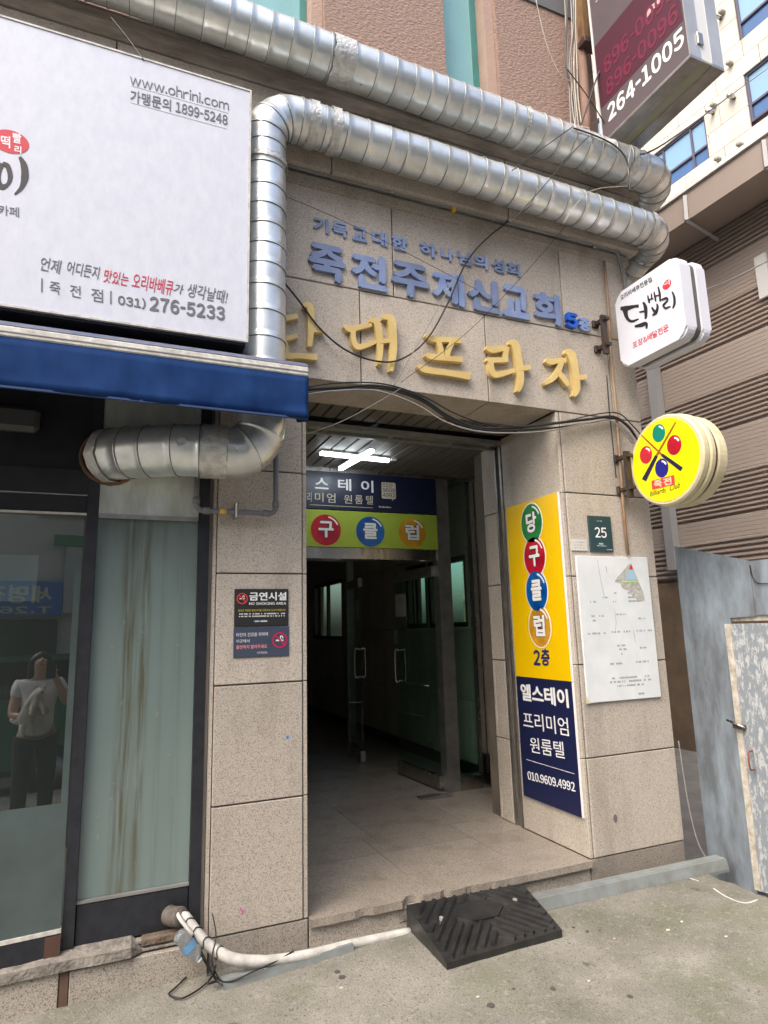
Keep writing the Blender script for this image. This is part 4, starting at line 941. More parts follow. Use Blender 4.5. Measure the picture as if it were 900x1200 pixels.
for i, (pts, m_, r) in enumerate((
    ([(628, 0), (640, 50), (655, 85), (668, 95)], CABLEC, .003), ([(731, 0), (722, 40), (700, 90), (690, 120), (676, 160)], CABLE, .006),
    ([(664, 80), (690, 115), (712, 150)], CABLE, .004), ([(672, 150), (700, 160), (722, 172), (735, 190), (738, 225)], CABLE, .005), ([(672, 148), (655, 160), (620, 185), (600, 200)], CABLE, .003),
    ([(740, 170), (736, 195), (739, 215)], CABLEG, .004), ([(660, 262), (690, 225), (735, 218)], CABLEC, .002), ([(600, 260), (640, 215), (668, 182), (690, 160)], CABLE, .003))):
    cable('wire', [onY(a, b, -.345 if i > 2 else -.16) for a, b in pts], r, m_, ['cream wire curving over the stucco wall towards the bundle', 'black wire hanging in front of the big dark sign', 'black wire from the bundle towards the dark sign', 'black wire draped over the right end of the upper duct', 'thin black wire trailing left over the upper duct', 'grey wire tied round the upper duct end', 'thin cream wire between the two ducts at their right end', 'thin black wire slanting from the lower duct up to the bundle'][i], 'wire')
obj('tie_knot', tube(bmesh.new(), [onY(668, 148, -.3), onY(690, 152, -.3)], .012, 6), CABLEC, pip)
bm = bmesh.new(); p = onY(679, 52, .02); q = onY(697, -70, .02); box(bm, p.x+.0, q.x-.02, -.03, .03, p.z, q.z+.1, .004)
tag(obj('timber_board', bm, mat('weathered_wood', (.42, .26, .12), .8, var=.6, vscale=12, col2=(.16, .08, .03), stretch=(4, 1, .3), bump=.4)), 'weathered orange timber board behind the big dark sign', 'board')
bm = bmesh.new(); box(bm, p.x-.02, q.x+.05, -.06, .02, p.z-.05, p.z-.003, .003); tag(obj('timber_bracket', bm, BRN), 'dark bracket below the weathered timber board', 'bracket')

# ================================================================== PROJECTING SIGNS
# big dark sign
KX = 2.05
ks = thing('projecting_sign', 'large taupe and maroon projecting sign with phone numbers, high at the corner', 'sign', (2.15, -.4, 4.3))
a = onX(706, 168, KX); b = onX(809, 70, KX); zb = (a.z+b.z)/2; kb = onZ(847, 85, zb); kt = max(.2, kb.x-KX)
y0, y1 = b.y, a.y; KZ1 = 6.6
obj('sign_box', B(KX, KX+kt, y0+.001, y1, zb+.02, KZ1), SIGB, ks)
bm = bmesh.new(); box(bm, KX-.004, KX+kt*.36, y0-.006, y1+.004, zb, zb+.0195); box(bm, KX+kt*.64, KX+kt+.004, y0-.006, y1+.004, zb, zb+.0195); obj('bottom_rail', bm, STAIND, ks)
obj('bottom_tray', B(KX+kt*.36, KX+kt*.64, y0-.004, y1+.003, zb+.006, zb+.0195), OLIVE, ks)
bm = bmesh.new(); box(bm, KX-.004, KX+kt*.33, y0-.006, y0, zb+.02, KZ1); obj('side_rail', bm, MIRR, ks)
bm = bmesh.new(); box(bm, KX+kt*.66, KX+kt+.004, y0-.006, y0, zb+.02, KZ1); obj('side_rail', bm, MIRR, ks)
obj('side_strip', B(KX+kt*.33, KX+kt*.66, y0-.003, y0, zb+.02, KZ1), SIGE, ks)
zh = onX(820, 35, KX+.05).z; obj('hinge', B(KX+kt*.25, KX+kt*.42, y0-.016, y0-.0065, zh-.05, zh+.03, .003), STAIND, ks)
obj('edge_trim', B(KX-.006, KX, y1-.012, y1+.002, zb+.02, KZ1), SIGE, ks)
kx = KX-.0005
def xt(s, bl, br, tl, m, par, x=kx, **k): return text(s, onX(*bl, x), onX(*br, x), onX(*tl, x), NX, m, par, **k)
zz = [onX(708, 117, KX).z, onX(802, 28, KX).z]
m0 = onX(708, 118, KX); m1 = onX(708, 68, KX)
w_ = y1-y0; zlow = (m0.z+onX(803, 28, KX).z)/2; zhi = onX(705, 70, KX).z
band = obj('maroon_band', B(KX-.001, KX, y0+.012, y1-.014, zlow, zlow+.50), MAROON, ks)
def yz(s, ya, yb, z0, z1, x, m, par, **k): return text(s, (x, ya, z0), (x, yb, z0), (x, ya, z1), NX, m, par, **k)
tz0 = onX(715, 142, KX).z; tz1 = onX(714, 125, KX).z
yz('264-1005', onX(713, 140, KX).y, onX(803, 55, KX).y, tz0, tz1+.02, kx, WHITE, ks, bold=.03)
h_ = (tz1-tz0)+.02
yz('896-0096', onX(711, 108, KX).y, onX(797, 35, KX).y, zlow+.035, zlow+.035+h_, kx-.0006, MARL, ks, bold=.03)
yz('896-0099', onX(711, 108, KX).y, onX(797, 35, KX).y, zlow+.035+h_*1.35, zlow+.035+h_*2.35, kx-.0006, MARL, ks, bold=.03)
bm = bmesh.new(); strokebm(bm, [(757, 20, 3), (763, 10, 5), (771, 2, 5), (768, -8, 4)], lambda x, y: onX(x, y, kx-.0008), NX, .001); strokebm(bm, [(698, 3, 1), (706, -8, 2)], lambda x, y: onX(x, y, kx-.0008), NX, .001)
obj('pink_flourish', bm, PNK, ks)
# white rounded sign
RX = 2.05
rs = thing('projecting_sign', 'white rounded rectangular projecting sign with black brush lettering', 'sign', (2.15, -.35, 2.9))
ry0, ry1 = -.605, -.092
rz1 = onX(755, 323.5, RX).z; rz0 = rz1-.505
def rr_prism(x0, x1, grow, m, nm, par, rad=.06, bev=0):
    bm = bmesh.new(); prism(bm, [Vector((x0, a, b)) for a, b in rounded(ry0-grow, ry1+grow, rz0-grow, rz1+grow, rad)], X, x1-x0)
    if bev: bmesh.ops.bevel(bm, geom=[e for e in bm.edges if abs(e.verts[0].co.x-e.verts[1].co.x) < 1e-6], offset=bev, segments=3, affect='EDGES')
    return obj(nm, bm, m, par, False)
rr_prism(RX, RX+.085, 0, SIGNW2, 'sign_face_shell', rs, bev=.012); rr_prism(RX+.0855, RX+.13, -.012, GREYB, 'middle_band', rs); rr_prism(RX+.1305, RX+.20, 0, SIGNW2, 'sign_back_shell', rs, bev=.012)
rx = RX-.0005; pj = lambda x, y: onX(x, y, rx)
def c2(p, k=1.0): return [(700+x/3.75, 280+y/3.75, w_/3.75*k) for x, y, w_ in p]
bm = bmesh.new()
brush = [[(102, 305, 14), (125, 306, 24), (165, 296, 12), (182, 296, 16)], [(122, 312, 24), (130, 345, 14), (150, 362, 12), (182, 352, 6)], [(202, 278, 8), (212, 300, 16), (214, 340, 12), (210, 352, 5)], [(185, 322, 7), (208, 318, 9)], [(165, 385, 8), (195, 378, 18), (215, 372, 14), (217, 395, 6)],
 [(222, 248, 4), (226, 268, 8), (230, 282, 6)], [(238, 240, 4), (240, 262, 7)], [(224, 268, 5), (246, 262, 5)], [(250, 232, 4), (254, 255, 8), (258, 275, 5)], [(268, 210, 5), (275, 240, 9), (277, 275, 5)], [(254, 252, 5), (274, 246, 5)], [(240, 300, 5), (252, 318, 12), (262, 320, 8), (265, 300, 4)], [(262, 285, 4), (266, 300, 9), (258, 325, 12), (243, 335, 4)],
 [(282, 268, 6), (305, 260, 10), (308, 272, 6), (292, 290, 8), (300, 304, 8), (322, 296, 4)], [(330, 232, 5), (339, 255, 9), (340, 285, 9), (332, 305, 3)]]
for i, s in enumerate(brush): strokebm(bm, c2(s), pj, NX, .0012+.0002*i)
obj('brush_lettering', bm, BLACK_T, rs)
xt('오리바베큐전문점', (728, 352), (764.5, 330), (726.5, 346.5), BLACK_T, rs, rx, bold=.01, depth=.001)
xt('포장&배달전문', (742, 409), (784, 387), (741, 401.5), RED_T, rs, rx, bold=.01, depth=.001)
c = onX(781.5, 333.5, rx); sp_ = obj('red_stamp', disc(bmesh.new(), c, Vector((0, -1, 0)), Z_, .032, .028, NX, .001), RED_T, rs)
xt('덕', (777, 336), (785, 333), (776.5, 331), WHITE, sp_, rx-.0011, depth=.0006)
# round billiard sign
CX = 2.05
bs = thing('projecting_sign', 'round yellow projecting sign with crossed cues and four balls', 'sign', (2.15, -.35, 2.2))
cc = Vector((CX, -.352, 2.185)); NYv = Vector((0, -1, 0)); RR = .262
def ringpart(x0, x1, r0, r1, m, nm):
    bm = bmesh.new(); n = 56; rg = []
    prf = [(x0, r0), (x0+.01, r1), (x1-.01, r1), (x1, r0)] if r1 != r0 else [(x0, r0), (x1, r0)]
    for xx, r in prf: rg.append([bm.verts.new((xx, cc.y+r*math.cos(2*math.pi*k/n), cc.z+r*math.sin(2*math.pi*k/n))) for k in range(n)])
    for a, b in zip(rg, rg[1:]):
        for k in range(n): bm.faces.new((a[k], a[(k+1) % n], b[(k+1) % n], b[k]))
    bm.faces.new(rg[0]); bm.faces.new(rg[-1][::-1]); return obj(nm, bm, m, bs, False)
ringpart(CX, CX+.05, RR-.004, RR+.006, CREAM, 'front_rim'); ringpart(CX+.0505, CX+.095, RR+.004, RR+.012, CREAM, 'drum'); ringpart(CX+.0955, CX+.115, RR-.002, RR-.002, BRN, 'dark_groove'); ringpart(CX+.1155, CX+.19, RR, RR+.006, CREAM, 'back_rim')
face = obj('sign_face', disc(bmesh.new(), cc, NYv, Z_, RR-.018, RR-.018, NX, .002, 56), YELR, bs)
fx = CX-.0023; cj = lambda x, y: onX(x, y, fx)
for (x_, y_, r_, m_, nm) in ((772, 507.5, .054, mat('teal_ball', (.0, .22, .15), .4), 'g'), (790, 521.5, .058, BR, 'r'), (757, 533, .054, BR, 'r'), (775.5, 548.5, .056, mat('navy_ball', (.01, .01, .22), .4), 'b')):
    c = cj(x_, y_); bo = obj('ball', disc(bmesh.new(), c, NYv, Z_, r_*.88, r_, NX, .001), m_, face)
    bm = bmesh.new(); pts = [c+NX*.0012+NYv*(r_*.75*math.cos(a))+Z_*(r_*.8*math.sin(a)) for a in [math.radians(20+12*k) for k in range(6)]]+[c+NX*.0012+NYv*(r_*.55*math.cos(a))+Z_*(r_*.62*math.sin(a)) for a in [math.radians(80-12*k) for k in range(6)]]
    prism(bm, pts, NX, .0004); obj('ball_glint', bm, WHITE, face)
for i, (a, m1_, b, c) in enumerate((((752, 510), None, (776, 533), (799, 550)), ((792, 494.5), None, (769.5, 534), (755, 562.5)))):
    bm = bmesh.new(); strokebm(bm, [(*a, 1.2), (*b, 2.2)], cj, NX, .0022+.0006*i); obj('cue_shaft', bm, CUE, face)
    bm = bmesh.new(); strokebm(bm, [(*b, 3.2), (*c, 5.2)], cj, NX, .0024+.0006*i); obj('cue_butt', bm, mat('cue_black', (.01, .01, .05), .4), face)
tl_, tr_, bl_ = cj(763.5, 563.5), cj(790, 556.5), cj(764.5, 574); bn_ = bmesh.new(); prism(bn_, [bl_, bl_+tr_-tl_, tr_, tl_], NX, .0015); obj('red_banner', bn_, NOR, face)
for ch, k0 in (('죽', .10), ('전', .52)):
    u = tr_-tl_; d = bl_-tl_; o0 = tl_+u*k0+d*.9+NX*.0016; text(ch, o0, o0+u*.36, o0-d*.8, NX, PALEG, face, bold=.03, depth=.0006)
def bc(s, a, b, t, **k): text(s, cj(*a), cj(*b), cj(*t), NX, BLACK_T, face, bold=.004, depth=.001, shear=.35, **k)
bc('Billiards', (762, 582), (781, 576.5), (761, 576.5)); bc('Club', (785, 575.5), (797.5, 571), (784.5, 569))
# brackets
for nm, zs, yb, zc_ in (('upper', (onY(711, 381, -.03).z, onY(713, 410, -.03).z), ry1, (rz0+rz1)/2), ('lower', (onY(724, 537, -.03).z, onY(727, 574, -.03).z), -.10, 2.185)):
    br_ = thing('sign_bracket', {'upper': 'black iron bracket holding the white rounded sign', 'lower': 'black iron bracket holding the round yellow sign'}[nm], 'bracket', (2.1, -.03, min(zs)), 'iron sign brackets')
    xb_ = onY(724 if nm == 'lower' else 713, 540, -.02).x
    for z in zs:
        obj('bolt_plate', B(xb_-.02, xb_+.03, -.02, -.001, z-.025, z+.025, .004), BLKM, br_)
        obj('arm', B(xb_-.008, xb_+.03, yb-.02, -.0205, z-.010, z+.010), BLKM, br_)
        obj('bolt', tube(bmesh.new(), [Vector((xb_+.0, -.02, z+.0)), Vector((xb_+.0, -.045, z))], .007, 6), BLKM, br_)
    obj('upright', B(xb_-.012, xb_+.028, yb+.002, yb+.022, min(zs)-.06, max(zs)+.03), BLKM, br_)

# ================================================================== REVEAL SIGN (yellow and navy)
VX = 1.568
rvs = tag(obj('wall_sign', B(VX, 1.579, .03, .582, .935, 2.045), YEL), 'tall yellow sign panel with four coloured balls on the entrance side wall', 'sign')
rvn = tag(obj('wall_sign', B(VX, 1.579, .03, .582, .205, .932), NAVY), 'navy sign panel below the tall yellow one on the entrance side wall', 'sign')
bm = bmesh.new(); box(bm, VX-.002, 1.5795, .024, .0295, .935, 2.045); obj('white_edge', bm, WHITE, rvs)
bm = bmesh.new(); box(bm, VX-.002, 1.5795, .024, .0295, .205, .932); obj('white_edge', bm, WHITE, rvn)
vx = VX-.0004; UYm = Vector((0, -1, 0))
for ch, m_, x_, y_ in (('당', BG, 623, 613), ('구', BR, 626.5, 652.5), ('클', BB, 629, 692.5), ('럽', BY, 632.5, 734)):
    c = onX(x_, y_, vx); ballsign(rvs, c, UYm, Z_, .124, NX, m_, ch, .108)
def vt(s, bl, br, tl, m, par, **k): return text(s, onX(*bl, vx), onX(*br, vx), onX(*tl, vx), NX, m, par, **k)
vt('2', (625.5, 779.5), (633.5, 780), (625, 761.5), NAVYT, rvs, bold=.03); vt('층', (634.5, 780), (644.5, 780.5), (634, 760), NAVYT, rvs, bold=.03)
vt('엘스테이', (611, 820.5), (667, 830), (609.5, 800.5), WHITE, rvn, bold=.03); vt('프리미엄', (614, 853), (667, 863), (612.5, 833.5), WHITE, rvn, bold=-.004)
vt('원룸텔', (622, 881.5), (662, 889), (620.5, 863.5), WHITE, rvn, bold=-.004)
vt('010.9609.4992', (619, 913.5), (674.5, 928), (618, 903.5), WHITE, rvn, bold=.012)
a = onX(617, 892, vx); b = onX(673, 904.5, vx); bm = bmesh.new(); box(bm, vx-.001, vx, b.y, a.y, (a.z+b.z)/2-.0012, (a.z+b.z)/2+.0012); obj('rule', bm, WHITE, rvn)

# ================================================================== PIER SIGNS
def dashes(par, x0, x1, z, h, y, m, n=None, fill=.7, nm='small_print'):
    bm = bmesh.new(); x = x0
    while x < x1-.003:
        w_ = random.uniform(.5, 1.0)*h
        if random.random() < fill:
            box(bm, x, x+w_*.8, y-.0006, y, z+random.uniform(0, .1)*h, z+h*random.uniform(.75, 1)); 
            if random.random() < .6 and h > .005: box(bm, x+w_*.3, x+w_*.45, y-.0009, y-.0003, z-h*.15, z+h*1.1)
        x += w_*1.05
    if len(bm.verts): return obj(nm, bm, m, par, kind='stuff')
    bm.free()
ns = yplate('no_smoking_sign', -.352, -.096, 1.289, 1.462, -.008, .0075, CHAR, 'charcoal no smoking sign on the left granite pier, above the slate one', 'sign', .003)
def nosmoke(par, cx, cz, r, m, y):
    bm = bmesh.new(); n = 32; o_ = []; i_ = []
    for k in range(n):
        a = 2*math.pi*k/n; o_.append(bm.verts.new((cx+r*math.cos(a), y-.0015, cz+r*math.sin(a)))); i_.append(bm.verts.new((cx+r*.80*math.cos(a), y-.0015, cz+r*.80*math.sin(a))))
    for k in range(n): bm.faces.new((o_[k], o_[(k+1) % n], i_[(k+1) % n], i_[k]))
    a = math.radians(-45); u = Vector((math.cos(a), 0, math.sin(a))); v = Vector((-u.z, 0, u.x)); c = Vector((cx, y-.0018, cz))
    bm.faces.new([bm.verts.new(c+u*s*r*.85+v*t*r*.10) for s, t in ((-1, -1), (1, -1), (1, 1), (-1, 1))])
    obj('prohibition_ring', bm, m, par)
    bm = bmesh.new(); box(bm, cx-r*.5, cx+r*.35, y-.0009, y, cz-r*.12, cz+r*.06); box(bm, cx+r*.40, cx+r*.48, y-.0009, y, cz-r*.12, cz+r*.06)
    strokebm(bm, [(0, 0, 1)]*1 and [(cx+r*.12, cz+r*.15, r*.10), (cx+r*.10, cz+r*.45, r*.14), (cx+r*.3, cz+r*.5, r*.10), (cx+r*.42, cz+r*.2, r*.12)], lambda x, z: Vector((x, y, z)), NY, .0009)
    obj('cigarette', bm, WHITE, par)
sy = -.0082
nosmoke(ns, -.316, 1.417, .026, NOR, sy)
ytext('금연시설', -.284, -.106, 1.407, 1.447, sy, WHITE, ns, bold=.03, depth=.0008); ytext('NO SMOKING AREA', -.284, -.108, 1.387, 1.399, sy, WHITE, ns, bold=.02, depth=.0008)
ytext('흡연은 지정된 흡연구역을 이용하여 주시기 바랍니다', -.334, -.112, 1.357, 1.367, sy, YTX, ns, bold=.0, depth=.0006)
dashes(ns, -.334, -.112, 1.343, .006, sy, WHITE); dashes(ns, -.330, -.114, 1.332, .006, sy, WHITE); dashes(ns, -.262, -.20, 1.308, .008, sy, TEALT, fill=.9); dashes(ns, -.256, -.19, 1.308, .007, sy-.0003, WHITE)
n2 = yplate('no_smoking_sign', -.353, -.093, 1.148, 1.286, -.007, .0065, SLATEB, 'slate blue no smoking sign on the left granite pier, below the charcoal one', 'sign', .002)
nosmoke(n2, -.138, 1.222, .037, NOP, -.0072)
sy = -.0072
ytext('타인의 건강을 위하여', -.340, -.195, 1.243, 1.260, sy, WHITE, n2, bold=.0, depth=.0008); ytext('이곳에서', -.340, -.280, 1.215, 1.231, sy, WHITE, n2, bold=.0, depth=.0008)
ytext('흡연하지 말아주세요', -.340, -.198, 1.187, 1.205, sy, PINK, n2, bold=.015, depth=.0008); ytext('수지구보건소', -.245, -.196, 1.162, 1.173, sy, WHITE, n2, bold=.0, depth=.0006)
# marks and chips on the pier
bm = bmesh.new(); p = onY(337, 864, 0); box(bm, p.x-.005, p.x+.005, -.0015, 0, p.z-.007, p.z+.007); obj('blue_mark', bm, mat('blue_crayon', (.02, .2, .65), .7), bld)
p = onY(283, 1068, 0); bm = bmesh.new(); strokebm(bm, [(281, 1064, 1.5), (284, 1068, 2), (286, 1066, 1)], lambda x, y: onY(x, y, 0), NY, .0015); strokebm(bm, [(282, 1071, 1.5), (285, 1069, 2)], lambda x, y: onY(x, y, 0), NY, .0018); obj('pink_mark', bm, mat('pink_crayon', (.5, .12, .3), .7), bld)
bm = bmesh.new(); p = onY(721, 959, 0); disc(bm, Vector((p.x, 0, p.z)), UX, UZ, .014, .022, NY, .002, 9); obj('gum_mark', bm, mat('grey_gum', (.14, .13, .12), .8), bld)
# right pier plates
hn = yplate('house_number_plate', 1.750, 1.925, 1.683, 1.902, -.012, .0115, DGREEN, 'dark green house number plate 25 on the right pier', 'plate', .002)
sy = -.0122; ytext('25', 1.792, 1.880, 1.768, 1.832, sy, WHITE, hn, bold=.012, depth=.001)
dashes(hn, 1.815, 1.85, 1.868, .006, sy, FAINT, fill=.6); dashes(hn, 1.815, 1.86, 1.726, .010, sy, FAINT, fill=.9); dashes(hn, 1.80, 1.87, 1.716, .005, sy, FAINT, fill=.9); dashes(hn, 1.87, 1.92, 1.694, .004, sy, FAINT, fill=1)
sp2 = yplate('small_plate', 1.583+.03, 1.712+.02, 1.686, 1.754, -.007, .0065, mat('offwhite_plate', (.62, .62, .57), .5, var=.1), 'small off white plate left of the dark green number plate', 'plate', .001)
for z in (1.735, 1.718, 1.702): dashes(sp2, 1.63, 1.71, z, .004, -.0072, INK, fill=.5)
nb = thing('notice_board', 'faded white notice board with a torn hole showing a map', 'board', (1.9, -.01, .81))
bd = obj('board', B(1.632, 2.184, -.016, -.002, .815, 1.655, .002), PAPER, nb)
by = -.0162
def frag(pts, m, nm, d=.0008, y=by):
    bm = bmesh.new(); prism(bm, [onY(660+x/5, 590+y_/5, y) for x, y_ in pts], NY, d); return obj(nm, bm, m, nb)
frag([(302, 458), (318, 430), (345, 402), (385, 355), (400, 352), (412, 385), (440, 455), (468, 520), (478, 568), (448, 575), (405, 540), (385, 512), (345, 495), (335, 470)], TORN, 'torn_layer')
frag([(372, 400), (410, 388), (432, 448), (365, 448)], ADH, 'map_patch', .0008, by-.0009); frag([(338, 455), (434, 452), (437, 462), (340, 464)], LINEG, 'map_line', .0008, by-.0011); frag([(388, 372), (398, 358), (408, 382), (390, 388)], RED_T, 'map_mark', .0008, by-.0010)
for pts in ([(150, 400), (205, 395), (240, 500), (245, 600), (220, 660), (170, 600), (148, 500)], [(330, 905), (380, 960), (385, 1030), (340, 1050)], [(470, 1040), (560, 1060), (560, 1130), (470, 1110)], [(200, 670), (270, 690), (280, 800), (220, 780)], [(420, 690), (500, 700), (510, 750), (440, 760)]): frag(pts, mat('ghost_print', (.64, .68, .70), .5), 'ghost_patch', .0003)
def bz(y_): return onY(725, 590+y_/5, by).z
def bxx(x_): return onY(660+x_/5, 720, by).x
for (xa, xb_, yy_, f_) in ((310, 330, 530, .8), (390, 440, 530, .95), (240, 270, 555, .7), (390, 425, 555, .9), (150, 200, 580, .6), (300, 330, 580, .7), (390, 468, 577, .95), (165, 260, 662, .5), (310, 370, 655, .6), (170, 215, 688, .6), (420, 480, 682, .6), (135, 250, 762, .6), (275, 325, 757, .7), (345, 385, 757, .7), (420, 510, 755, .7), (300, 345, 838, .6), (310, 352, 860, .6), (430, 478, 857, .7), (250, 325, 943, .5), (372, 475, 940, .7), (235, 480, 1028, .6), (240, 480, 1050, .7), (280, 440, 1075, .7), (385, 445, 1130, .4), (320, 345, 888, .6)):
    dashes(nb, bxx(xa), bxx(xb_), bz(yy_), .011, by, INK, fill=f_)
cr = bmesh.new()
for s in ([(200, 330, .6), (215, 420, 1), (235, 520, 1.2), (250, 560, .5)], [(300, 620, .6), (310, 700, 1), (300, 760, .6)], [(250, 370, 2), (256, 405, 1)], [(410, 740, .6), (418, 780, 1.4), (425, 820, .5)]):
    strokebm(cr, [(660+a/5, 590+b/5, w_/2) for a, b, w_ in s], lambda x, y: onY(x, y, by), NY, .0005)
obj('crease', cr, mat('crease_grey', (.36, .39, .41), .6), nb)
bm = bmesh.new(); prism(bm, [onY(687, 817, by-.0003), onY(692.5, 824.5, by-.0003), onY(687, 824.5, by-.0003)], NY, .001); obj('curled_corner', bm, CREAM, nb)

# ================================================================== PAVEMENT OBJECTS
# rubber kerb ramp
ramp = thing('kerb_ramp', 'black rubber kerb ramp with chevron ridges lying before the entrance step', 'ramp', (.75, -.25, -.12))
ra, rb_, rc_, rd_ = onZ(524, 1136, -.12), onZ(659, 1098, -.128), onZ(612, 1038, -.03), onZ(476, 1063, -.03)
rA, rB = Vector((ra.x, ra.y, 0)), Vector((rb_.x, rb_.y, 0)); rD, rC = Vector((rd_.x, min(rd_.y, -.022), 0)), Vector((rc_.x, min(rc_.y, -.022), 0))
def rp3(u, v, h=0):
    p = rA.lerp(rB, u).lerp(rD.lerp(rC, u), v)
    z = -.098 + .078*v**.9
    return Vector((p.x, p.y, z+h))
bm = bmesh.new(); N_ = 10; gt = [[bm.verts.new(rp3(i/N_, j/N_)) for i in range(N_+1)] for j in range(N_+1)]
for j in range(N_):
    for i in range(N_): bm.faces.new((gt[j][i], gt[j][i+1], gt[j+1][i+1], gt[j+1][i]))
def skirt(seq):
    low = [bm.verts.new((v.co.x, v.co.y, gz(v.co.x, v.co.y)-.004)) for v in seq]
    for i in range(len(seq)-1): bm.faces.new((seq[i], seq[i+1], low[i+1], low[i]))
skirt(gt[0]); skirt([r[0] for r in gt]); skirt([r[-1] for r in gt]); skirt(gt[-1])
obj('ramp_body', bm, RUB, ramp)
def inplate(u, v): return abs(u-.5)*1.0+max(0, abs(v-.60)-.10)*1.1 < .22 and .43 < v < .80
def ridge(u0, v0, u1, v1, wd=.024, h=.015):
    L = max(2, int(math.hypot(u1-u0, (v1-v0)*.75)/.02)); run = []
    def flush():
        nonlocal run
        if len(run) >= 3:
            bm = bmesh.new(); d = Vector((u1-u0, v1-v0)).normalized(); n_ = Vector((-d.y*.75, d.x)); n_.normalize()
            sec = []
            for (u, v) in (run[0], run[-1]):
                sec.append([rp3(u-n_.x*wd, v-n_.y*wd*1.3, -.004), rp3(u-n_.x*wd*.8, v-n_.y*wd*1.04, h*.8), rp3(u+n_.x*wd*.2, v+n_.y*wd*.3, h), rp3(u+n_.x*wd, v+n_.y*wd*1.3, -.004)])
            a, b = [[bm.verts.new(p) for p in s] for s in sec]
            for k in range(3): bm.faces.new((a[k], a[k+1], b[k+1], b[k]))
            bm.faces.new(a[::-1]); bm.faces.new(b); obj('ridge', bm, RUB, ramp)
        run = []
    for k in range(L+1):
        u = u0+(u1-u0)*k/L; v = v0+(v1-v0)*k/L
        if .02 < u < .98 and .035 < v < .97 and not inplate(u, v): run.append((u, v))
        else: flush()
    flush()
for k in range(11):                       # nested chevrons, apex towards the step
    va_ = .20+.155*k
    for sg in (-1, 1): ridge(.5+sg*.012, va_, .5+sg*.52, va_-.52*1.75)
bm = bmesh.new(); hexa = [(.30, .62), (.40, .46), (.60, .46), (.70, .62), (.62, .79), (.38, .79)]
prism(bm, [rp3(u, v, .001) for u, v in hexa], Z_, .0075); obj('centre_plate', bm, RUB, ramp)
for u, v in ((.17, .62), (.82, .66)):
    p = rp3(u, v, .002); bm = bmesh.new(); disc(bm, p, X, Y_+Z_*.18, .011, .011, Z_, .010, 12); obj('bolt_head', bm, mat('zinc_bolt', (.6, .6, .56), .4, metal=.6), ramp)
# grey cable channels
def channel(pa, pb, wd, h, label):
    d = (pb-pa).normalized(); t = Vector((-d.y, d.x, 0)); bm = bmesh.new()
    prof_ = [(-wd/2, 0), (-wd*.42, h*.55), (-wd*.36, h), (wd*.36, h), (wd*.42, h*.55), (wd/2, 0)]
    prof2_ = [(-wd/2, -.015)]+prof_+[(wd/2, -.015)]
    a = [bm.verts.new(pa+t*x+Z_*z) for x, z in prof2_]; b = [bm.verts.new(pb+t*x+Z_*z) for x, z in prof2_]
    for k in range(len(a)-1): bm.faces.new((a[k], a[k+1], b[k+1], b[k]))
    bm.faces.new(a); bm.faces.new(b[::-1])
    o = obj('cable_channel', bm, CHAN); tag(o, label, 'channel', 'grey cable channels')
    bm = bmesh.new()
    for x in (-wd*.2, wd*.1): 
        v = [bm.verts.new(q) for q in (pa+t*x+Z_*(h+.0003), pb+t*x+Z_*(h+.0003), pb+t*(x+.003)+Z_*(h+.0018), pa+t*(x+.003)+Z_*(h+.0018), pb+t*(x+.006)+Z_*(h+.0003), pa+t*(x+.006)+Z_*(h+.0003))]
        bm.faces.new((v[0], v[1], v[2], v[3])); bm.faces.new((v[3], v[2], v[4], v[5]))
    obj('lid_rib', bm, CHAN, o)
ca = onZ(640, 1064, -.10); cb = onZ(845, 1012, -.11)
channel(Vector((1.02, -.085, -.125)), Vector((2.42, -.105, -.130)), .10, .050, 'grey cable channel running right from the rubber ramp to the metal sheet')
channel(Vector((-.40, -.14, -.128)), Vector((.17, -.085, -.128)), .055, .035, 'short grey cable channel along the left pier, open at its end')
# white wrapped pipes
wp = thing('insulated_pipes', 'white wrapped pipes leaving the shopfront and running along the pier foot', 'pipe', (-.4, -.08, -.12))
W1 = [onY(212, 1068, .02), onY(220, 1078, -.04), onY(235, 1098, -.08), onY(252, 1113, -.105), onY(275, 1124, -.125), onY(310, 1126, -.125), onY(360, 1119, -.11), onY(410, 1107, -.075), onY(482, 1092, -.05)]
obj('wrapped_pipe', tube(bmesh.new(), spline(W1, 6), [.021]*18+[.022]*12+[.020]*19, 12), WPIPE, wp, True)
W2 = [Vector((p.x, p.y+.012, p.z-.024)) for p in W1[4:]]; obj('wrapped_pipe', tube(bmesh.new(), spline(W2, 6), .014, 8), WPIPE, wp, True)
obj('thin_pipe', tube(bmesh.new(), spline([onY(206, 1066, .0), onY(212, 1078, -.06), onY(226, 1096, -.09)], 6), .008, 8), WPIPE, wp, True)
sp_p = spline(W1, 6)
for k in (4, 7, 10, 14, 19):
    p = sp_p[k]; t = (sp_p[k+1]-sp_p[k-1]).normalized(); u, v = frame_basis(t)
    obj('wire_tie', tube(bmesh.new(), [p+t*.01*math.sin(a*2)+(u*math.cos(a)+v*math.sin(a))*.024 for a in [2*math.pi*q/14 for q in range(15)]], .0022, 5, False), CABLE, wp)
bm = bmesh.new(); tube(bm, spline([onY(197, 1072, .045), onY(204, 1074, .01), onY(212, 1074, -.03)], 5), [.034+.004*(k % 2) for k in range(11)], 16)
obj('collar_sleeve', bm, mat('brown_grey_sleeve', (.16, .14, .12), .7, var=.4, vscale=30), wp, True)
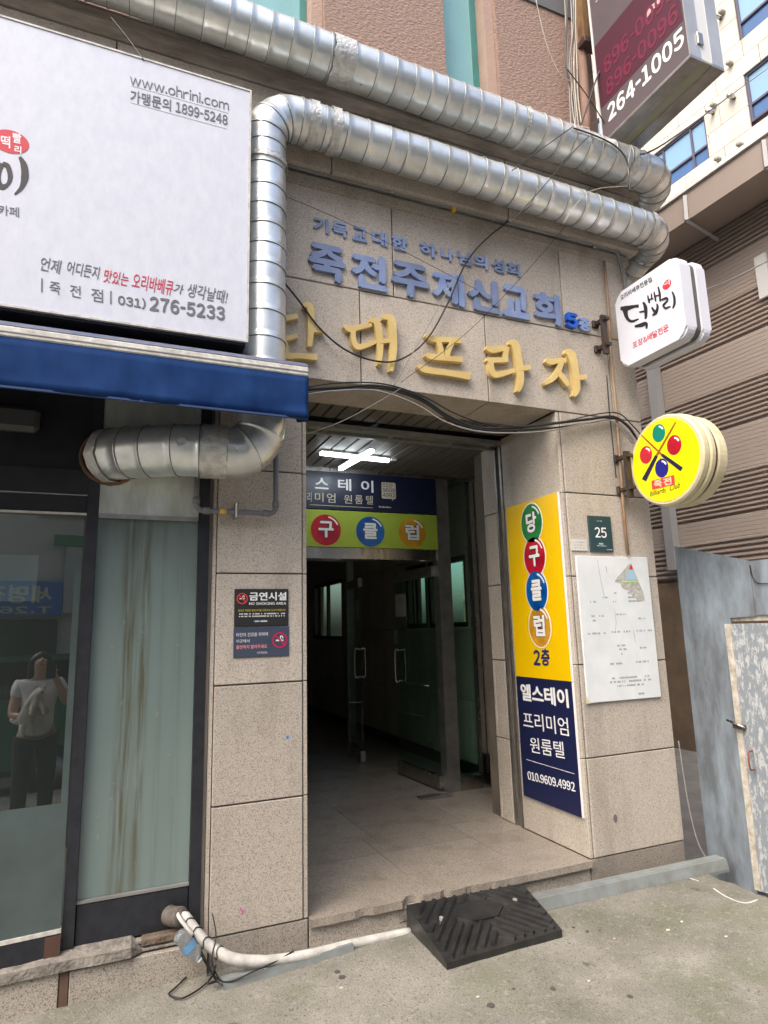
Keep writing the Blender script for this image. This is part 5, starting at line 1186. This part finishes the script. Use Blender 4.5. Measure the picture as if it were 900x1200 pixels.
# plastic bottle
bt_ = thing('plastic_bottle', 'crumpled clear plastic bottle tied beside the white wrapped pipe', 'bottle', (-.50, -.12, -.05))
b0, b1 = onY(208, 1093, -.13), onY(233, 1124, -.15); dd = (b1-b0)
ts = [0, .06, .15, .3, .45, .6, .75, .9, .97, 1.0]; rs_ = [.014, .026, .029, .026, .029, .027, .029, .022, .010, .010]
BOT = mat('clear_bottle_plastic', (.55, .60, .62), .12, spec=.8, var=.3, vscale=20, bump=.8, bscale=50); BOT.node_tree.nodes['Principled BSDF'].inputs['Transmission Weight'].default_value = .7
obj('bottle_body', tube(bmesh.new(), [b0+dd*t for t in ts], rs_, 14), BOT, bt_, True)
obj('bottle_label', tube(bmesh.new(), [b0+dd*.42, b0+dd*.62], [.0295, .0295], 14, False), mat('blue_label', (.10, .24, .42), .4), bt_, True)
obj('bottle_cap', tube(bmesh.new(), [b0+dd*1.0, b0+dd*1.06], .011, 10), WHITE, bt_, True)
cable('cable', [onZ(x, y, -.115) for x, y in ((232, 1120), (222, 1140), (205, 1158), (198, 1165), (212, 1170), (232, 1160), (246, 1148))], .0035, CABLE, 'black wire loop lying on the pavement by the left pier', 'cable')
for i, pts in enumerate(([(-.50, -.12, .04), (-.44, -.15, -.06), (-.38, -.16, -.10), (-.28, -.16, -.085), (-.18, -.14, -.075), (-.10, -.12, -.06)], [(-.52, -.07, .08), (-.47, -.14, .0), (-.43, -.15, -.08), (-.40, -.17, -.105)], [(-.43, -.06, .12), (-.42, -.10, .05), (-.44, -.14, -.02), (-.41, -.16, -.09)])):
    cable('cable', [Vector(p) for p in pts], .003, CABLE, ['black wire trailing along the white wrapped pipe', 'black wire wound round the top of the wrapped pipe', 'black wire sticking up beside the stone trim'][i], 'cable')
bm = bmesh.new(); tube(bm, spline([Vector((-.44+.02*math.sin(k*2.1), -.15+.02*math.cos(k*1.7), -.10+.008*k)) for k in range(8)], 5), .004, 5); tag(obj('wire_tangle', bm, CABLE, None, True), 'small tangle of dark wire at the channel end', 'cable')
# white hose at the right end and thin lines
cable('hose', [onZ(x, y, -.14) for x, y in ((800, 1028), (828, 1038), (850, 1052), (872, 1060), (888, 1056))], .010, WPIPE, 'white hose lying at the foot of the blue grey sheet', 'hose')
cable('cable', [Vector((2.30, .0, .55)), Vector((2.315, -.01, .2)), Vector((2.34, -.03, -.02)), Vector((2.38, -.06, -.12))], .004, CABLEG, 'pale wire dropping down between the pier and the metal sheet', 'cable')
dp = thing('downpipe', 'dark grey downpipe in the gap behind the right pier', 'pipe', (2.33, .3, 0))
obj('pipe', tube(bmesh.new(), [Vector((2.325, .16, -.25)), Vector((2.325, .16, .85)), Vector((2.31, .20, .93)), Vector((2.29, .27, .97))], .034, 14), PVCG, dp, True)
for z in (.18, .62): obj('pipe_bracket', tube(bmesh.new(), [Vector((2.325, .16, z)), Vector((2.325, .16, z+.035))], .038, 14), STAIND, dp, True)
# small stones and litter
for i, (x, y, r) in enumerate(((783, 1090, .008), (851, 1097, .006), (799, 1080, .005), (400, 1160, .006), (560, 1170, .005), (720, 1100, .004), (690, 1150, .005))):
    p = onZ(x, y, -.13); bm = bmesh.new(); bmesh.ops.create_icosphere(bm, subdivisions=1, radius=r)
    for v in bm.verts: v.co = Vector((v.co.x*1.7, v.co.y, v.co.z*.5))+Vector((p.x, p.y, gz(p.x, p.y)+r*.3))
    tag(obj('pebble', bm, mat('pale_stone', (.5, .48, .44), .9) if i != 2 else WHITE), ['pale chip farthest right, before the white hose', 'elongated pale chip at the right margin of the pavement', 'small white scrap nearest the grey cable channel end', 'tiny stone in front of the short cable channel', 'tiny stone nearest the bottom edge of the pavement', 'tiny stone right of the rubber ramp', 'tiny stone before the front right ramp corner'][i], 'pebble', 'pebbles on the pavement')
for i, (x, y, r) in enumerate(((395, 1142, .014), (401, 1148, .016), (688, 1092, .010), (672, 1087, .008), (575, 1180, .016), (648, 1160, .012), (738, 1168, .012), (602, 1160, .007))):
    p = onZ(x, y, -.13); bm = bmesh.new(); zf = gz(p.x, p.y)
    prism(bm, [Vector((p.x+r*random.uniform(.7, 1.1)*math.cos(a), p.y+r*random.uniform(.7, 1.1)*math.sin(a), zf)) for a in [2*math.pi*k/10 for k in range(10)]], Z_, .003)
    tag(obj('gum_spot', bm, mat('old_gum', (.07, .065, .06), .9)), ['upper of the two dark gum spots left of the ramp', 'lower of the two dark gum spots left of the ramp', 'dark gum spot just right of the ramp front corner', 'small gum spot beside the right ramp corner', 'large gum spot before the ramp near the bottom edge', 'gum spot in the middle foreground right of the ramp', 'gum spot farthest right in the foreground', 'small gum spot between the ramp and the foreground'][i], 'gum', 'gum spots on the pavement')

# ================================================================== METAL SHEET FENCE + DOOR
FX = 2.50
fe = thing('sheet_fence', 'blue grey weathered metal sheet fence right of the pier', 'fence', (FX, 0, -.25))
def fz(*p): q = onX(*p, FX); return (q.y, q.z)
tl2, tr2, bl2, br2 = fz(790, 640), fz(877, 657), fz(800, 1016), fz(883, 1050)
dl_t, dl_b = fz(856, 724), fz(888, 1052)
poly = [(tl2[0]+.02, -.30), tl2, tr2, (tr2[0]-.003, tr2[1]-.0), (dl_t[0], dl_t[1]), (dl_b[0], -.30)]
poly = [(tl2[0], -.30), tl2, (tr2[0], tr2[1]), (tr2[0], fz(877, 722)[1]), (dl_t[0], dl_t[1]), (dl_b[0], -.30)]
bm = bmesh.new(); prism(bm, [Vector((FX, a, b)) for a, b in poly], X, .004); obj('metal_sheet', bm, FENCE, fe)
z2 = fz(882, 655)[1]; bm = bmesh.new(); box(bm, FX+.006, FX+.010, -1.6, tr2[0]+.02, fz(877, 722)[1]+.005, z2-.01); obj('metal_sheet', bm, FENCE, fe)
cable('sheet_crack', [Vector((FX-.002, *fz(879, 662))), Vector((FX-.002, *fz(882, 676))), Vector((FX-.002, *fz(888, 683))), Vector((FX-.002, *fz(900, 684)))], .003, CABLE, 'dark line standing for a crack in the fence sheet above the flaking door', 'cable')  # crack in the sheet, built as a thin dark tube
bm = bmesh.new(); box(bm, FX+.02, FX+.05, -1.6, dl_t[0]+.02, dl_t[1]-.02, dl_t[1]+.03); box(bm, FX+.012, FX+.05, tl2[0]-.03, tl2[0]-.001, -.3, tl2[1]-.05); obj('fence_rail', bm, WHITEP, fe)
fd = thing('metal_door', 'white metal door with flaking paint in the blue grey fence', 'door', (FX, -.3, -.2))
q0 = onX(857, 731, FX-.01); q1 = onX(893, 1042, FX-.01)
p_tl = Vector((FX-.012, q0.y, q0.z)); p_bl = Vector((FX-.012, q1.y, q1.z)); off = Vector((.10, -.80, 0))
bm = bmesh.new(); prism(bm, [p_tl, p_bl, p_bl+off, p_tl+off], Vector((-1, -.12, 0)).normalized(), .03); obj('door_leaf', bm, FLAKY, fd)
bm = bmesh.new(); prism(bm, [p_tl+Vector((-.034, .018, 0)), p_bl+Vector((-.034, .018, 0)), p_bl+Vector((-.034, -.02, 0)), p_tl+Vector((-.034, -.02, 0))], X, .05); obj('door_edge', bm, WHITEP, fd)
p = p_tl.lerp(p_bl, .40); bm = bmesh.new(); box(bm, p.x-.06, p.x-.035, p.y-.05, p.y+.02, p.z-.012, p.z+.012, .003); obj('latch', bm, BLKM, fd)
obj('latch_bolt', tube(bmesh.new(), [p+Vector((-.06, .05, .03)), p+Vector((-.06, -.06, .0))], .007, 8), STAIN, fd, True)
p = p_tl.lerp(p_bl, .52); obj('door_handle', tube(bmesh.new(), spline([p+Vector((-.035, -.07, .05)), p+Vector((-.075, -.075, .04)), p+Vector((-.075, -.075, -.04)), p+Vector((-.035, -.07, -.05))], 4), .005, 6), mat('rust_handle', (.22, .06, .04), .7), fd, True)

# ================================================================== BUILDING ACROSS THE ALLEY (taupe cladding)
AA = math.radians(4); A0 = Vector((5.5, 3, 0)); ad = Vector((-math.sin(AA), math.cos(AA), 0)); an = Vector((-math.cos(AA), -math.sin(AA), 0))
tb_ = thing('clad_building', 'taupe metal clad building with a deep fascia across the alley', 'building', A0)
def A(s, z, t=0): return A0+ad*s+an*t+Z_*z
def abox(s0, s1, z0, z1, t0, t1):
    bm = bmesh.new(); v = [bm.verts.new(A(s, z, t)) for s in (s0, s1) for t in (t0, t1) for z in (z0, z1)]
    for q in ((0, 1, 3, 2), (4, 6, 7, 5), (0, 4, 5, 1), (2, 3, 7, 6), (0, 2, 6, 4), (1, 5, 7, 3)): bm.faces.new([v[i] for i in q])
    return bm
def zA(x, y, t=0): return onP(x, y, A0+an*t, AA).z
def sA(x, y, t=0): return (onP(x, y, A0+an*t, AA)-A0).dot(ad)
FT = .55
zf1 = (zA(794, 232, FT)+zA(868, 180, FT))/2; zf0 = (zA(784, 270, FT)+zA(868, 219, FT))/2
obj('fascia', abox(-7, 4, zf0, zf1, .05, FT), FASC, tb_); obj('fascia_cap', abox(-7, 4, zf1, zf1+.05, -.3, FT+.03), mat('white_cap', (.75, .74, .72), .4), tb_)
def cprof(z0, z1, ridged):
    n = max(1, round((z1-z0)/(.058 if ridged else .048))); p = []; h = (z1-z0)/n
    for k in range(n):
        z = z0+k*h
        if ridged: p += [(z+.02*h, -.022), (z+.35*h, -.022), (z+.5*h, .012), (z+.88*h, .012)]
        else: p += [(z, 0.0), (z+.80*h, 0.0), (z+.9*h, -.004)]
    p.append((z1, 0.0)); return p
bounds = [601, 547, 495, 445, 392, 350, 292]; zs = [zA(870, y) for y in bounds]
per = abs(zs[6]-zs[0])/3; half = per/2; zz0 = zs[0]
segs = [(zz0-1.35*half, zz0-.5*half, True), (zz0-.5*half, zz0, False)]; z = zz0
k = 0
while z < zf0+.3:
    segs.append((z, min(z+half, zf0+.3), (k % 2) == 0)); z += half; k += 1
for z0, z1, rg in segs:
    bm = bmesh.new(); pr = cprof(z0, z1-.006, rg); pr = [(z0, -.03)]+pr+[(z1-.006, -.03)]
    a = [bm.verts.new(A(-7, z_, t)) for z_, t in pr]; b = [bm.verts.new(A(4.5, z_, t)) for z_, t in pr]
    for q in range(len(pr)-1): bm.faces.new((a[q], a[q+1], b[q+1], b[q]))
    obj('cladding_panel', bm, CLAD, tb_)
obj('wall_backing', abox(-7, 4.5, -.3, zf1-.05, -.4, -.035), SOFF, tb_)
obj('lower_wall', abox(-7, 4.5, -.3, segs[0][0]-.03, -.034, .02), BRICKW, tb_)
p1_, p2_ = sA(775, 600, .14), sA(784.5, 600, .14); zpb = zA(787, 668, .14)
obj('steel_post', abox(p2_, p1_, zpb, zf0-.01, .02, .14), POST, tb_)
for px_, py_ in ((806, 255), (899, 190)):
    s_ = sA(px_, py_, FT); bm = bmesh.new()
    v0 = A(s_, zf0+.30, FT+.01); v1 = A(s_, zf0-.02, FT+.03); v2 = A(s_, zf0-.12, .05)
    tube(bm, [v0, v1], .028, 4); obj('bracket_arm', bm, POST, tb_); bm = bmesh.new(); tube(bm, [v1, v2], .024, 4); obj('bracket_arm', bm, POST, tb_)
ww = abox(sA(907, 350), sA(893, 350), zA(897, 350), zA(897, 298), .012, .05); obj('white_box', ww, SIGE, tb_)
# grey pipes seen in the alley gap behind the right pier
ag = thing('alley_duct', 'pale blue grey ribbed pipe in the alley behind the round sign', 'duct', (2.6, 1.2, 1.5))
bm = bmesh.new(); tube(bm, [Vector((2.36, .55, z)) for z in [1.62+.09*k for k in range(12)]], [.055+.003*(k % 2) for k in range(12)], 14); obj('pipe', bm, mat('pale_pipe', (.36, .40, .43), .5), ag, True)
bm = bmesh.new(); box(bm, 2.30, 2.44, .47, .63, 1.52, 1.62, .01); obj('pipe_foot', bm, mat('pale_foot', (.42, .44, .45), .5), ag)

# ================================================================== PALE TOWER
TA = math.radians(5); T0 = Vector((14, 10, 0)); td = Vector((-math.sin(TA), math.cos(TA), 0)); tn = Vector((-math.cos(TA), -math.sin(TA), 0))
tw = thing('tower_block', 'pale travertine clad tower with blue windows behind the taupe building', 'building', T0)
def T(s, z, t=0): return T0+td*s+tn*t+Z_*z
def tbox(s0, s1, z0, z1, t0, t1, bev=0):
    bm = bmesh.new(); v = [bm.verts.new(T(s, z, t)) for s in (s0, s1) for t in (t0, t1) for z in (z0, z1)]
    for q in ((0, 1, 3, 2), (4, 6, 7, 5), (0, 4, 5, 1), (2, 3, 7, 6), (0, 2, 6, 4), (1, 5, 7, 3)): bm.faces.new([v[i] for i in q])
    return bm
def sT(x, y): return (onP(x, y, T0, TA)-T0).dot(td)
def zT(x, y): return onP(x, y, T0, TA).z
W_ = []   # s0,s1,z0,z1
w1 = (sT(828, 160), sT(740, 205), (zT(783, 208+18)+zT(831, 178))/2, (zT(825, 137)+zT(775, 172))/2)
W_.append(w1)
hgt = w1[3]-w1[2]
w2 = (sT(876, 120)-2.6, sT(876, 120), (zT(880, 141)+zT(900, 128))/2, 0); w2 = (w2[0], w2[1], w2[2], w2[2]+hgt*1.05); W_.append(w2)
w3 = (sT(864, 30)-2.6, sT(864, 30), zT(868, 47), 0); w3 = (w3[0], w3[1], w3[2], w3[2]+hgt*1.15); W_.append(w3)
W_.append((sT(745, 60), sT(745, 60)+3.0, w3[2], w3[3]))
rowh = .62; zbase = w1[2]-rowh*14; tw_ = 1.25
ZT0, ZT1 = zbase, w3[3]+2.4
r = 0; z = ZT0
def cutrow(a, b, z0, z1):
    ints = [(a, b)]
    for (s0, s1, y0, y1) in W_:
        if y1 <= z0+.02 or y0 >= z1-.02: continue
        nw = []
        for p, q in ints:
            if s1 <= p or s0 >= q: nw.append((p, q)); continue
            if s0 > p+.02: nw.append((p, s0))
            if s1 < q-.02: nw.append((s1, q))
        ints = nw
    return ints
zlev = [w1[2]-rowh*k for k in range(13, 0, -1)]
def fill(z0, z1, n): return [z0+(z1-z0)*k/n for k in range(n)]
zlev += fill(w1[2], w1[3], 2)+fill(w1[3], w2[2], max(1, round((w2[2]-w1[3])/rowh))) if w2[2] > w1[3]+.1 else []
if not (w2[2] > w1[3]+.1): zlev += fill(w1[2], w1[3], 2)
cur = max(w1[3], w2[2] if w2[2] > w1[3]+.1 else w1[3])
zlev += fill(cur, w2[3], max(1, round((w2[3]-cur)/rowh))) + fill(w2[3], w3[2], max(1, round((w3[2]-w2[3])/rowh))) + fill(w3[2], w3[3], 2) + fill(w3[3], w3[3]+3.7, 6)
zlev = sorted(set(round(v, 4) for v in zlev))
for i, (z0, z1) in enumerate(zip(zlev, zlev[1:])):
    if z1-z0 < .1: continue
    s = -7.5+(.4 if i % 2 else 0)
    while s < 4.5:
        for p, q in cutrow(s, s+tw_, z0, z1): obj('wall_tile', tbox(p+.008, q-.008, z0+.008, z1-.008, -.05, 0), TRAV, tw)
        s += tw_
bm = tbox(-8, 5, -.3, zlev[-1], -4, -.35); obj('tower_core', bm, mat('tower_core_wall', (.45, .42, .36), .9), tw)
bm = bmesh.new()
obj('joint_backing', tbox(-8, 5, -.3, w1[2]-.05, -.34, -.052), mat('tile_joint', (.42, .38, .32), .9), tw)
for s0, s1, z0, z1 in W_:
    bm = bmesh.new(); f = .06
    def ad_(a, b, c, d, t0=-.16, t1=-.06):
        v = [bm.verts.new(T(s, z, t)) for s in (a, b) for t in (t0, t1) for z in (c, d)]
        for q in ((0, 1, 3, 2), (4, 6, 7, 5), (0, 4, 5, 1), (2, 3, 7, 6), (0, 2, 6, 4), (1, 5, 7, 3)): bm.faces.new([v[i] for i in q])
    ad_(s0, s1, z0, z0+f); ad_(s0, s1, z1-f, z1); ad_(s0, s0+f, z0+f, z1-f); ad_(s1-f, s1, z0+f, z1-f)
    ad_(s0+f, s1-f, z0+.33*(z1-z0), z0+.33*(z1-z0)+f)
    nm_ = 3 if s1-s0 > 2.7 else 2; xs_ = [s0+(s1-s0)*k/nm_ for k in range(1, nm_)]
    if s0 == w1[0]: xs_ = [sT(808, 160), sT(776, 185)]
    for x_ in xs_: ad_(x_-f/2, x_+f/2, z0+f, z1-f, -.158, -.062)
    wf = obj('window', bm, WFR, tw); obj('pane', tbox(s0+f, s1-f, z0+f, z1-f, -.13, -.12), BLUEG, wf)
    obj('blind', tbox(s0+f, s1-f, z0+.33*(z1-z0)+.3*0, z1-f, -.119, -.112), BLIND, wf)
    obj('window_reveal', tbox(s0-.3, s1+.3, z0-.3, z1+.3, -.34, -.17), SOFF, tw)
obj('joint_backing', tbox(-8, 5, w1[2]-.05, zlev[-1], -.345, -.341), mat('tile_joint_upper', (.42, .38, .32), .9), tw)
for x_, y_ in ((848, 15), (857, 75), (858, 113), (838, 124), (869, 170), (843, 187)):
    s_, z_ = sT(x_, y_), zT(x_, y_); p = T(s_, z_); vt_ = bmesh.new(); tube(vt_, [p+tn*-.05, p+tn*.16+Z_*-.02], .07, 10); obj('vent_pipe', vt_, mat('vent_metal', (.30, .27, .23), .6), tw, True)
for x_, y_ in ((845, 22), (861, 115), (836, 133)):
    s_, z_ = sT(x_, y_), zT(x_, y_); p = T(s_, z_); vt_ = bmesh.new(); tube(vt_, [p, p+tn*.30+Z_*-.03], .05, 8); obj('vent_pipe', vt_, STAIN, tw, True)

# ================================================================== OTHER SIDE OF THE STREET (seen in reflections)
def facade(name, label, x0, x1, y, h, m, floors, nwin):
    b_ = thing(name, label, 'building', ((x0+x1)/2, y, -.26))
    obj('wall', B(x0, x1, y-6, y, -.27, h), m, b_)
    for f_ in range(floors):
        for k in range(nwin):
            xa = x0+(x1-x0)*(k+.2)/nwin; xb_ = x0+(x1-x0)*(k+.8)/nwin; za = 4.0+f_*3.0
            fr_ = obj('window', B(xa, xb_, y+.001, y+.05, za, za+1.5), ALU, b_); obj('pane', B(xa+.07, xb_-.07, y+.051, y+.06, za+.07, za+1.43), BLUEG, fr_)
    return b_
cream = mat('cream_render', (.62, .60, .56), .9, var=.1); beige = mat('beige_brick', (.42, .38, .33), .9, var=.2); greyr = mat('grey_render', (.45, .47, .47), .9, var=.1)
f1 = facade('street_building', 'pale rendered building reflected in the shop door glass', -3.2, 3.0, -9.2, 7.0, cream, 1, 3)
f2 = facade('street_building', 'beige brick building across the road, behind the camera to the left', -12, -3.3, -9.6, 8.5, beige, 2, 4)
f3 = facade('street_building', 'grey rendered building across the road, behind the camera to the right', 3.1, 12, -9.4, 8, greyr, 2, 4)
SV = Vector((0, 1, 0))
def backsign(x0, x1, z0, z1, y, m, label, lines):
    o = tag(obj('shop_sign', B(x0, x1, y, y+.08, z0, z1), m), label, 'sign')
    for s, a, b, c, d, mm in lines: text(s, (b, y+.0805, c), (a, y+.0805, c), (b, y+.0805, d), SV, mm, o, bold=.03, depth=.004)
    return o
backsign(-2.4, -.27, 2.25, 2.83, -9.12, mat('blue_shop_sign', (.03, .14, .52), .5), 'blue shop sign reflected in the shop door glass', [('세명전기', -1.75, -.42, 2.46, 2.76, PALEG), ('T.263-2', -1.75, -.42, 2.29, 2.41, PALEG)])
backsign(-.25, .7, 2.30, 3.45, -9.12, mat('grey_shop_sign', (.45, .46, .46), .5), 'grey white shop sign beside the blue one in the reflection', [('열쇠', -.15, .6, 2.95, 3.25, GREY_T)] if False else [])
backsign(-.45, 1.2, 3.47, 3.66, -9.12, mat('green_shop_sign', (.03, .22, .10), .5), 'narrow green shop sign high in the reflection', [])
obj('shop_opening', B(-3.0, -.3, -9.18, -9.13, -.26, 2.2), SHOPIN, f1); obj('shop_opening', B(.2, 2.8, -9.18, -9.13, -.26, 2.2), mat('green_shop_front', (.05, .14, .09), .5), f1)
van = thing('parked_van', 'dark green van parked across the road, faint in the door glass', 'van', (-1.5, -7.5, -.26))
sec = [(-3.2, .10), (-3.25, .75), (-2.7, .95), (-2.3, 1.45), (-.2, 1.5), (.05, .9), (.1, .1)]
bm = bmesh.new(); prism(bm, [Vector((x, -7.9, z)) for x, z in sec], Vector((0, 1, 0)), 1.5); obj('body', bm, mat('green_van_paint', (.04, .16, .10), .3, coat=.5), van)
bm = bmesh.new(); prism(bm, [Vector((x, -6.399, z)) for x, z in ((-2.5, .95), (-2.2, 1.38), (-.3, 1.42), (-.15, .95))], Vector((0, 1, 0)), .01); obj('side_window', bm, mat('van_glass', (.01, .012, .014), .05), van)
for x in (-2.6, -.5):
    wl = bmesh.new(); tube(wl, [Vector((x, -6.55, .05)), Vector((x, -6.37, .05))], .31, 20); wo = obj('wheel', wl, mat('tyre', (.015, .015, .015), .8), van, True); rm = bmesh.new(); tube(rm, [Vector((x, -6.369, .05)), Vector((x, -6.36, .05))], .18, 16); obj('rim', rm, STAIN, wo, True)

# ---- the person taking the photograph (seen mirrored in the door glass), holding a small white dog
person = thing('person', 'person in white T-shirt holding a small dog, reflected in the door glass', 'person', (-.90, -3.40, -.158))
def skin_mesh(name, chains, m, parent, sub=2):
    """chains: list of lists of (point, radius); joined where points coincide"""
    vs, es, rs = [], [], []
    def vid(p, r):
        for i, q in enumerate(vs):
            if (Vector(q)-Vector(p)).length < 1e-5: return i
        vs.append(tuple(p)); rs.append(r); return len(vs)-1
    for ch in chains:
        ids = [vid(p, r) for p, r in ch]; es += list(zip(ids, ids[1:]))
    me = bpy.data.meshes.new(name); me.from_pydata(vs, es, []); o = bpy.data.objects.new(name, me); C.collection.objects.link(o)
    md = o.modifiers.new('skin', 'SKIN'); o.modifiers.new('sub', 'SUBSURF').levels = sub
    for i, r in enumerate(rs):
        sv = me.skin_vertices[0].data[i]; rr = r if isinstance(r, tuple) else (r, r); sv.radius = rr; sv.use_root = (i == 0)
    dg = bpy.context.evaluated_depsgraph_get(); m2 = bpy.data.meshes.new_from_object(o.evaluated_get(dg)); m2.name = name
    bpy.data.objects.remove(o); m2.materials.clear(); m2.materials.append(m); m2.polygons.foreach_set('use_smooth', [True]*len(m2.polygons))
    o2 = bpy.data.objects.new(name, m2); return link(o2, parent)
bx_, by_, g0 = -.90, -3.42, -.158
def V(x, y, z): return Vector((bx_+x, by_+y, g0+z))
pel, sp, chst, nk, hd0, hd1 = V(0, 0, .88), V(0, .01, 1.02), V(0, .0, 1.20), V(0, .02, 1.31), V(0, .04, 1.38), V(0, .05, 1.49)
shR, shL = V(.155, .0, 1.25), V(-.155, .0, 1.25)
elR, wrR, hnR = V(.22, .12, 1.08), V(.10, .30, 1.30), V(.06, .355, 1.36)
elL, wrL, hnL = V(-.20, .06, 1.00), V(-.06, .22, 1.00), V(.02, .235, 1.03)
skin_mesh('body', [[(pel, .115), (sp, .10), (chst, .115), (nk, .045), (hd0, .06), (hd1, .085)], [(chst, .115), (shR, .055), (elR, .040), (wrR, .026), (hnR, .028)], [(chst, .115), (shL, .055), (elL, .040), (wrL, .026), (hnL, .028)],
    [(pel, .115), (V(.09, 0, .80), .085), (V(.10, .02, .45), .055), (V(.10, 0, .08), .038), (V(.10, .10, .03), .035)], [(pel, .115), (V(-.09, 0, .80), .085), (V(-.10, .02, .45), .055), (V(-.10, 0, .08), .038), (V(-.10, .10, .03), .035)]], SKIN, person)
skin_mesh('tshirt', [[(V(0, 0, .80), .15), (V(0, 0, .92), .145), (sp, .135), (chst, .135), (V(0, .01, 1.27), .07)], [(chst, .13), (shR, .075), (V(.20, .07, 1.15), .07)], [(chst, .13), (shL, .075), (V(-.185, .035, 1.13), .07)]], SHIRT, person)
skin_mesh('trousers', [[(V(0, 0, .90), .132), (V(.09, 0, .78), .10), (V(.10, .02, .45), .070), (V(.10, 0, .12), .06)], [(V(0, 0, .90), .132), (V(-.09, 0, .78), .10), (V(-.10, .02, .45), .070), (V(-.10, 0, .12), .06)]], TROU, person)
skin_mesh('hair', [[(V(0, .03, 1.55), .07), (V(0, .01, 1.48), .105), (V(-.01, -.03, 1.38), .085), (V(-.01, -.04, 1.28), .06)], [(V(0, .01, 1.48), .105), (V(-.075, .02, 1.40), .035), (V(-.08, .03, 1.28), .025)], [(V(0, .01, 1.48), .105), (V(.075, .02, 1.40), .035), (V(.08, .03, 1.28), .025)]], HAIR, person)
for sg in (-1, 1): obj('shoe', tube(bmesh.new(), [V(sg*.10, -.06, .04), V(sg*.10, .04, .045), V(sg*.10, .15, .03)], [.04, .045, .035], 10), WHITE, person, True)
for hb, sg, dr_ in ((hnR, 1, Vector((.1, .2, 1))), (hnL, -1, Vector((1, .1, .2)))):
    dr_.normalize(); sd_ = dr_.cross(Vector((0, 1, 0))).normalized()
    for k in range(4):
        b_ = hb+sd_*(k-1.5)*.016; L_f = (.045, .055, .052, .04)[k]
        obj('finger', tube(bmesh.new(), [b_, b_+dr_*L_f*.6+Vector((0, .012, 0)), b_+dr_*L_f+Vector((0, .0, 0))], [.009, .008, .006], 6), SKIN, person, True)
    obj('thumb', tube(bmesh.new(), [hb-dr_*.02+sd_*-.02, hb+dr_*.012+sd_*-.045], [.010, .007], 6), SKIN, person, True)
fc = V(0, .125, 1.47)
for sg in (-1, 1): obj('eye', disc(bmesh.new(), fc+Vector((sg*.03, .002, .015)), X, Z_, .011, .006, Y_, .006, 10), BLACK_T, person)
obj('nose', tube(bmesh.new(), [fc+Vector((0, .0, .01)), fc+Vector((0, .022, -.02))], [.005, .010], 8), SKIN, person, True); obj('mouth', disc(bmesh.new(), fc+Vector((0, -.002, -.048)), X, Z_, .022, .006, Y_, .006, 10), mat('lips', (.4, .12, .1), .5), person)
ph = Vector(CAM)+Vector((.012, -.032, -.055)); bm = bmesh.new(); box(bm, ph.x-.036, ph.x+.036, ph.y-.005, ph.y+.004, ph.z-.075, ph.z+.075, .002)
tag(obj('phone', bm, BLKF), 'dark phone held up by the person reflected in the glass', 'phone')
dog = thing('dog', 'small white fluffy dog held against the white T-shirt in the reflection', 'dog', V(-.05, .2, .98))
skin_mesh('body', [[(V(-.10, .16, .98), .055), (V(-.06, .17, 1.06), .065), (V(-.03, .19, 1.14), .050), (V(-.01, .22, 1.19), .045), (V(.0, .28, 1.185), .022)], [(V(-.03, .19, 1.14), .05), (V(-.06, .25, 1.06), .02), (V(-.06, .27, 1.0), .018)], [(V(-.03, .19, 1.14), .05), (V(.02, .25, 1.06), .02), (V(.03, .27, 1.0), .018)], [(V(-.10, .16, .98), .055), (V(-.12, .20, .90), .026), (V(-.11, .22, .83), .018)], [(V(-.10, .16, .98), .055), (V(-.05, .20, .90), .026), (V(-.04, .22, .83), .018)], [(V(-.10, .16, .98), .055), (V(-.17, .12, .95), .02), (V(-.21, .10, .98), .015)]], DOGM, dog)
for sg in (-1, 1): obj('ear', tube(bmesh.new(), [V(-.01+sg*.03, .20, 1.215), V(-.01+sg*.042, .20, 1.26)], [.018, .005], 6), DOGM, dog, True)
obj('nose', tube(bmesh.new(), [V(.0, .298, 1.187), V(.0, .306, 1.187)], .008, 6), BLACK_T, dog, True)
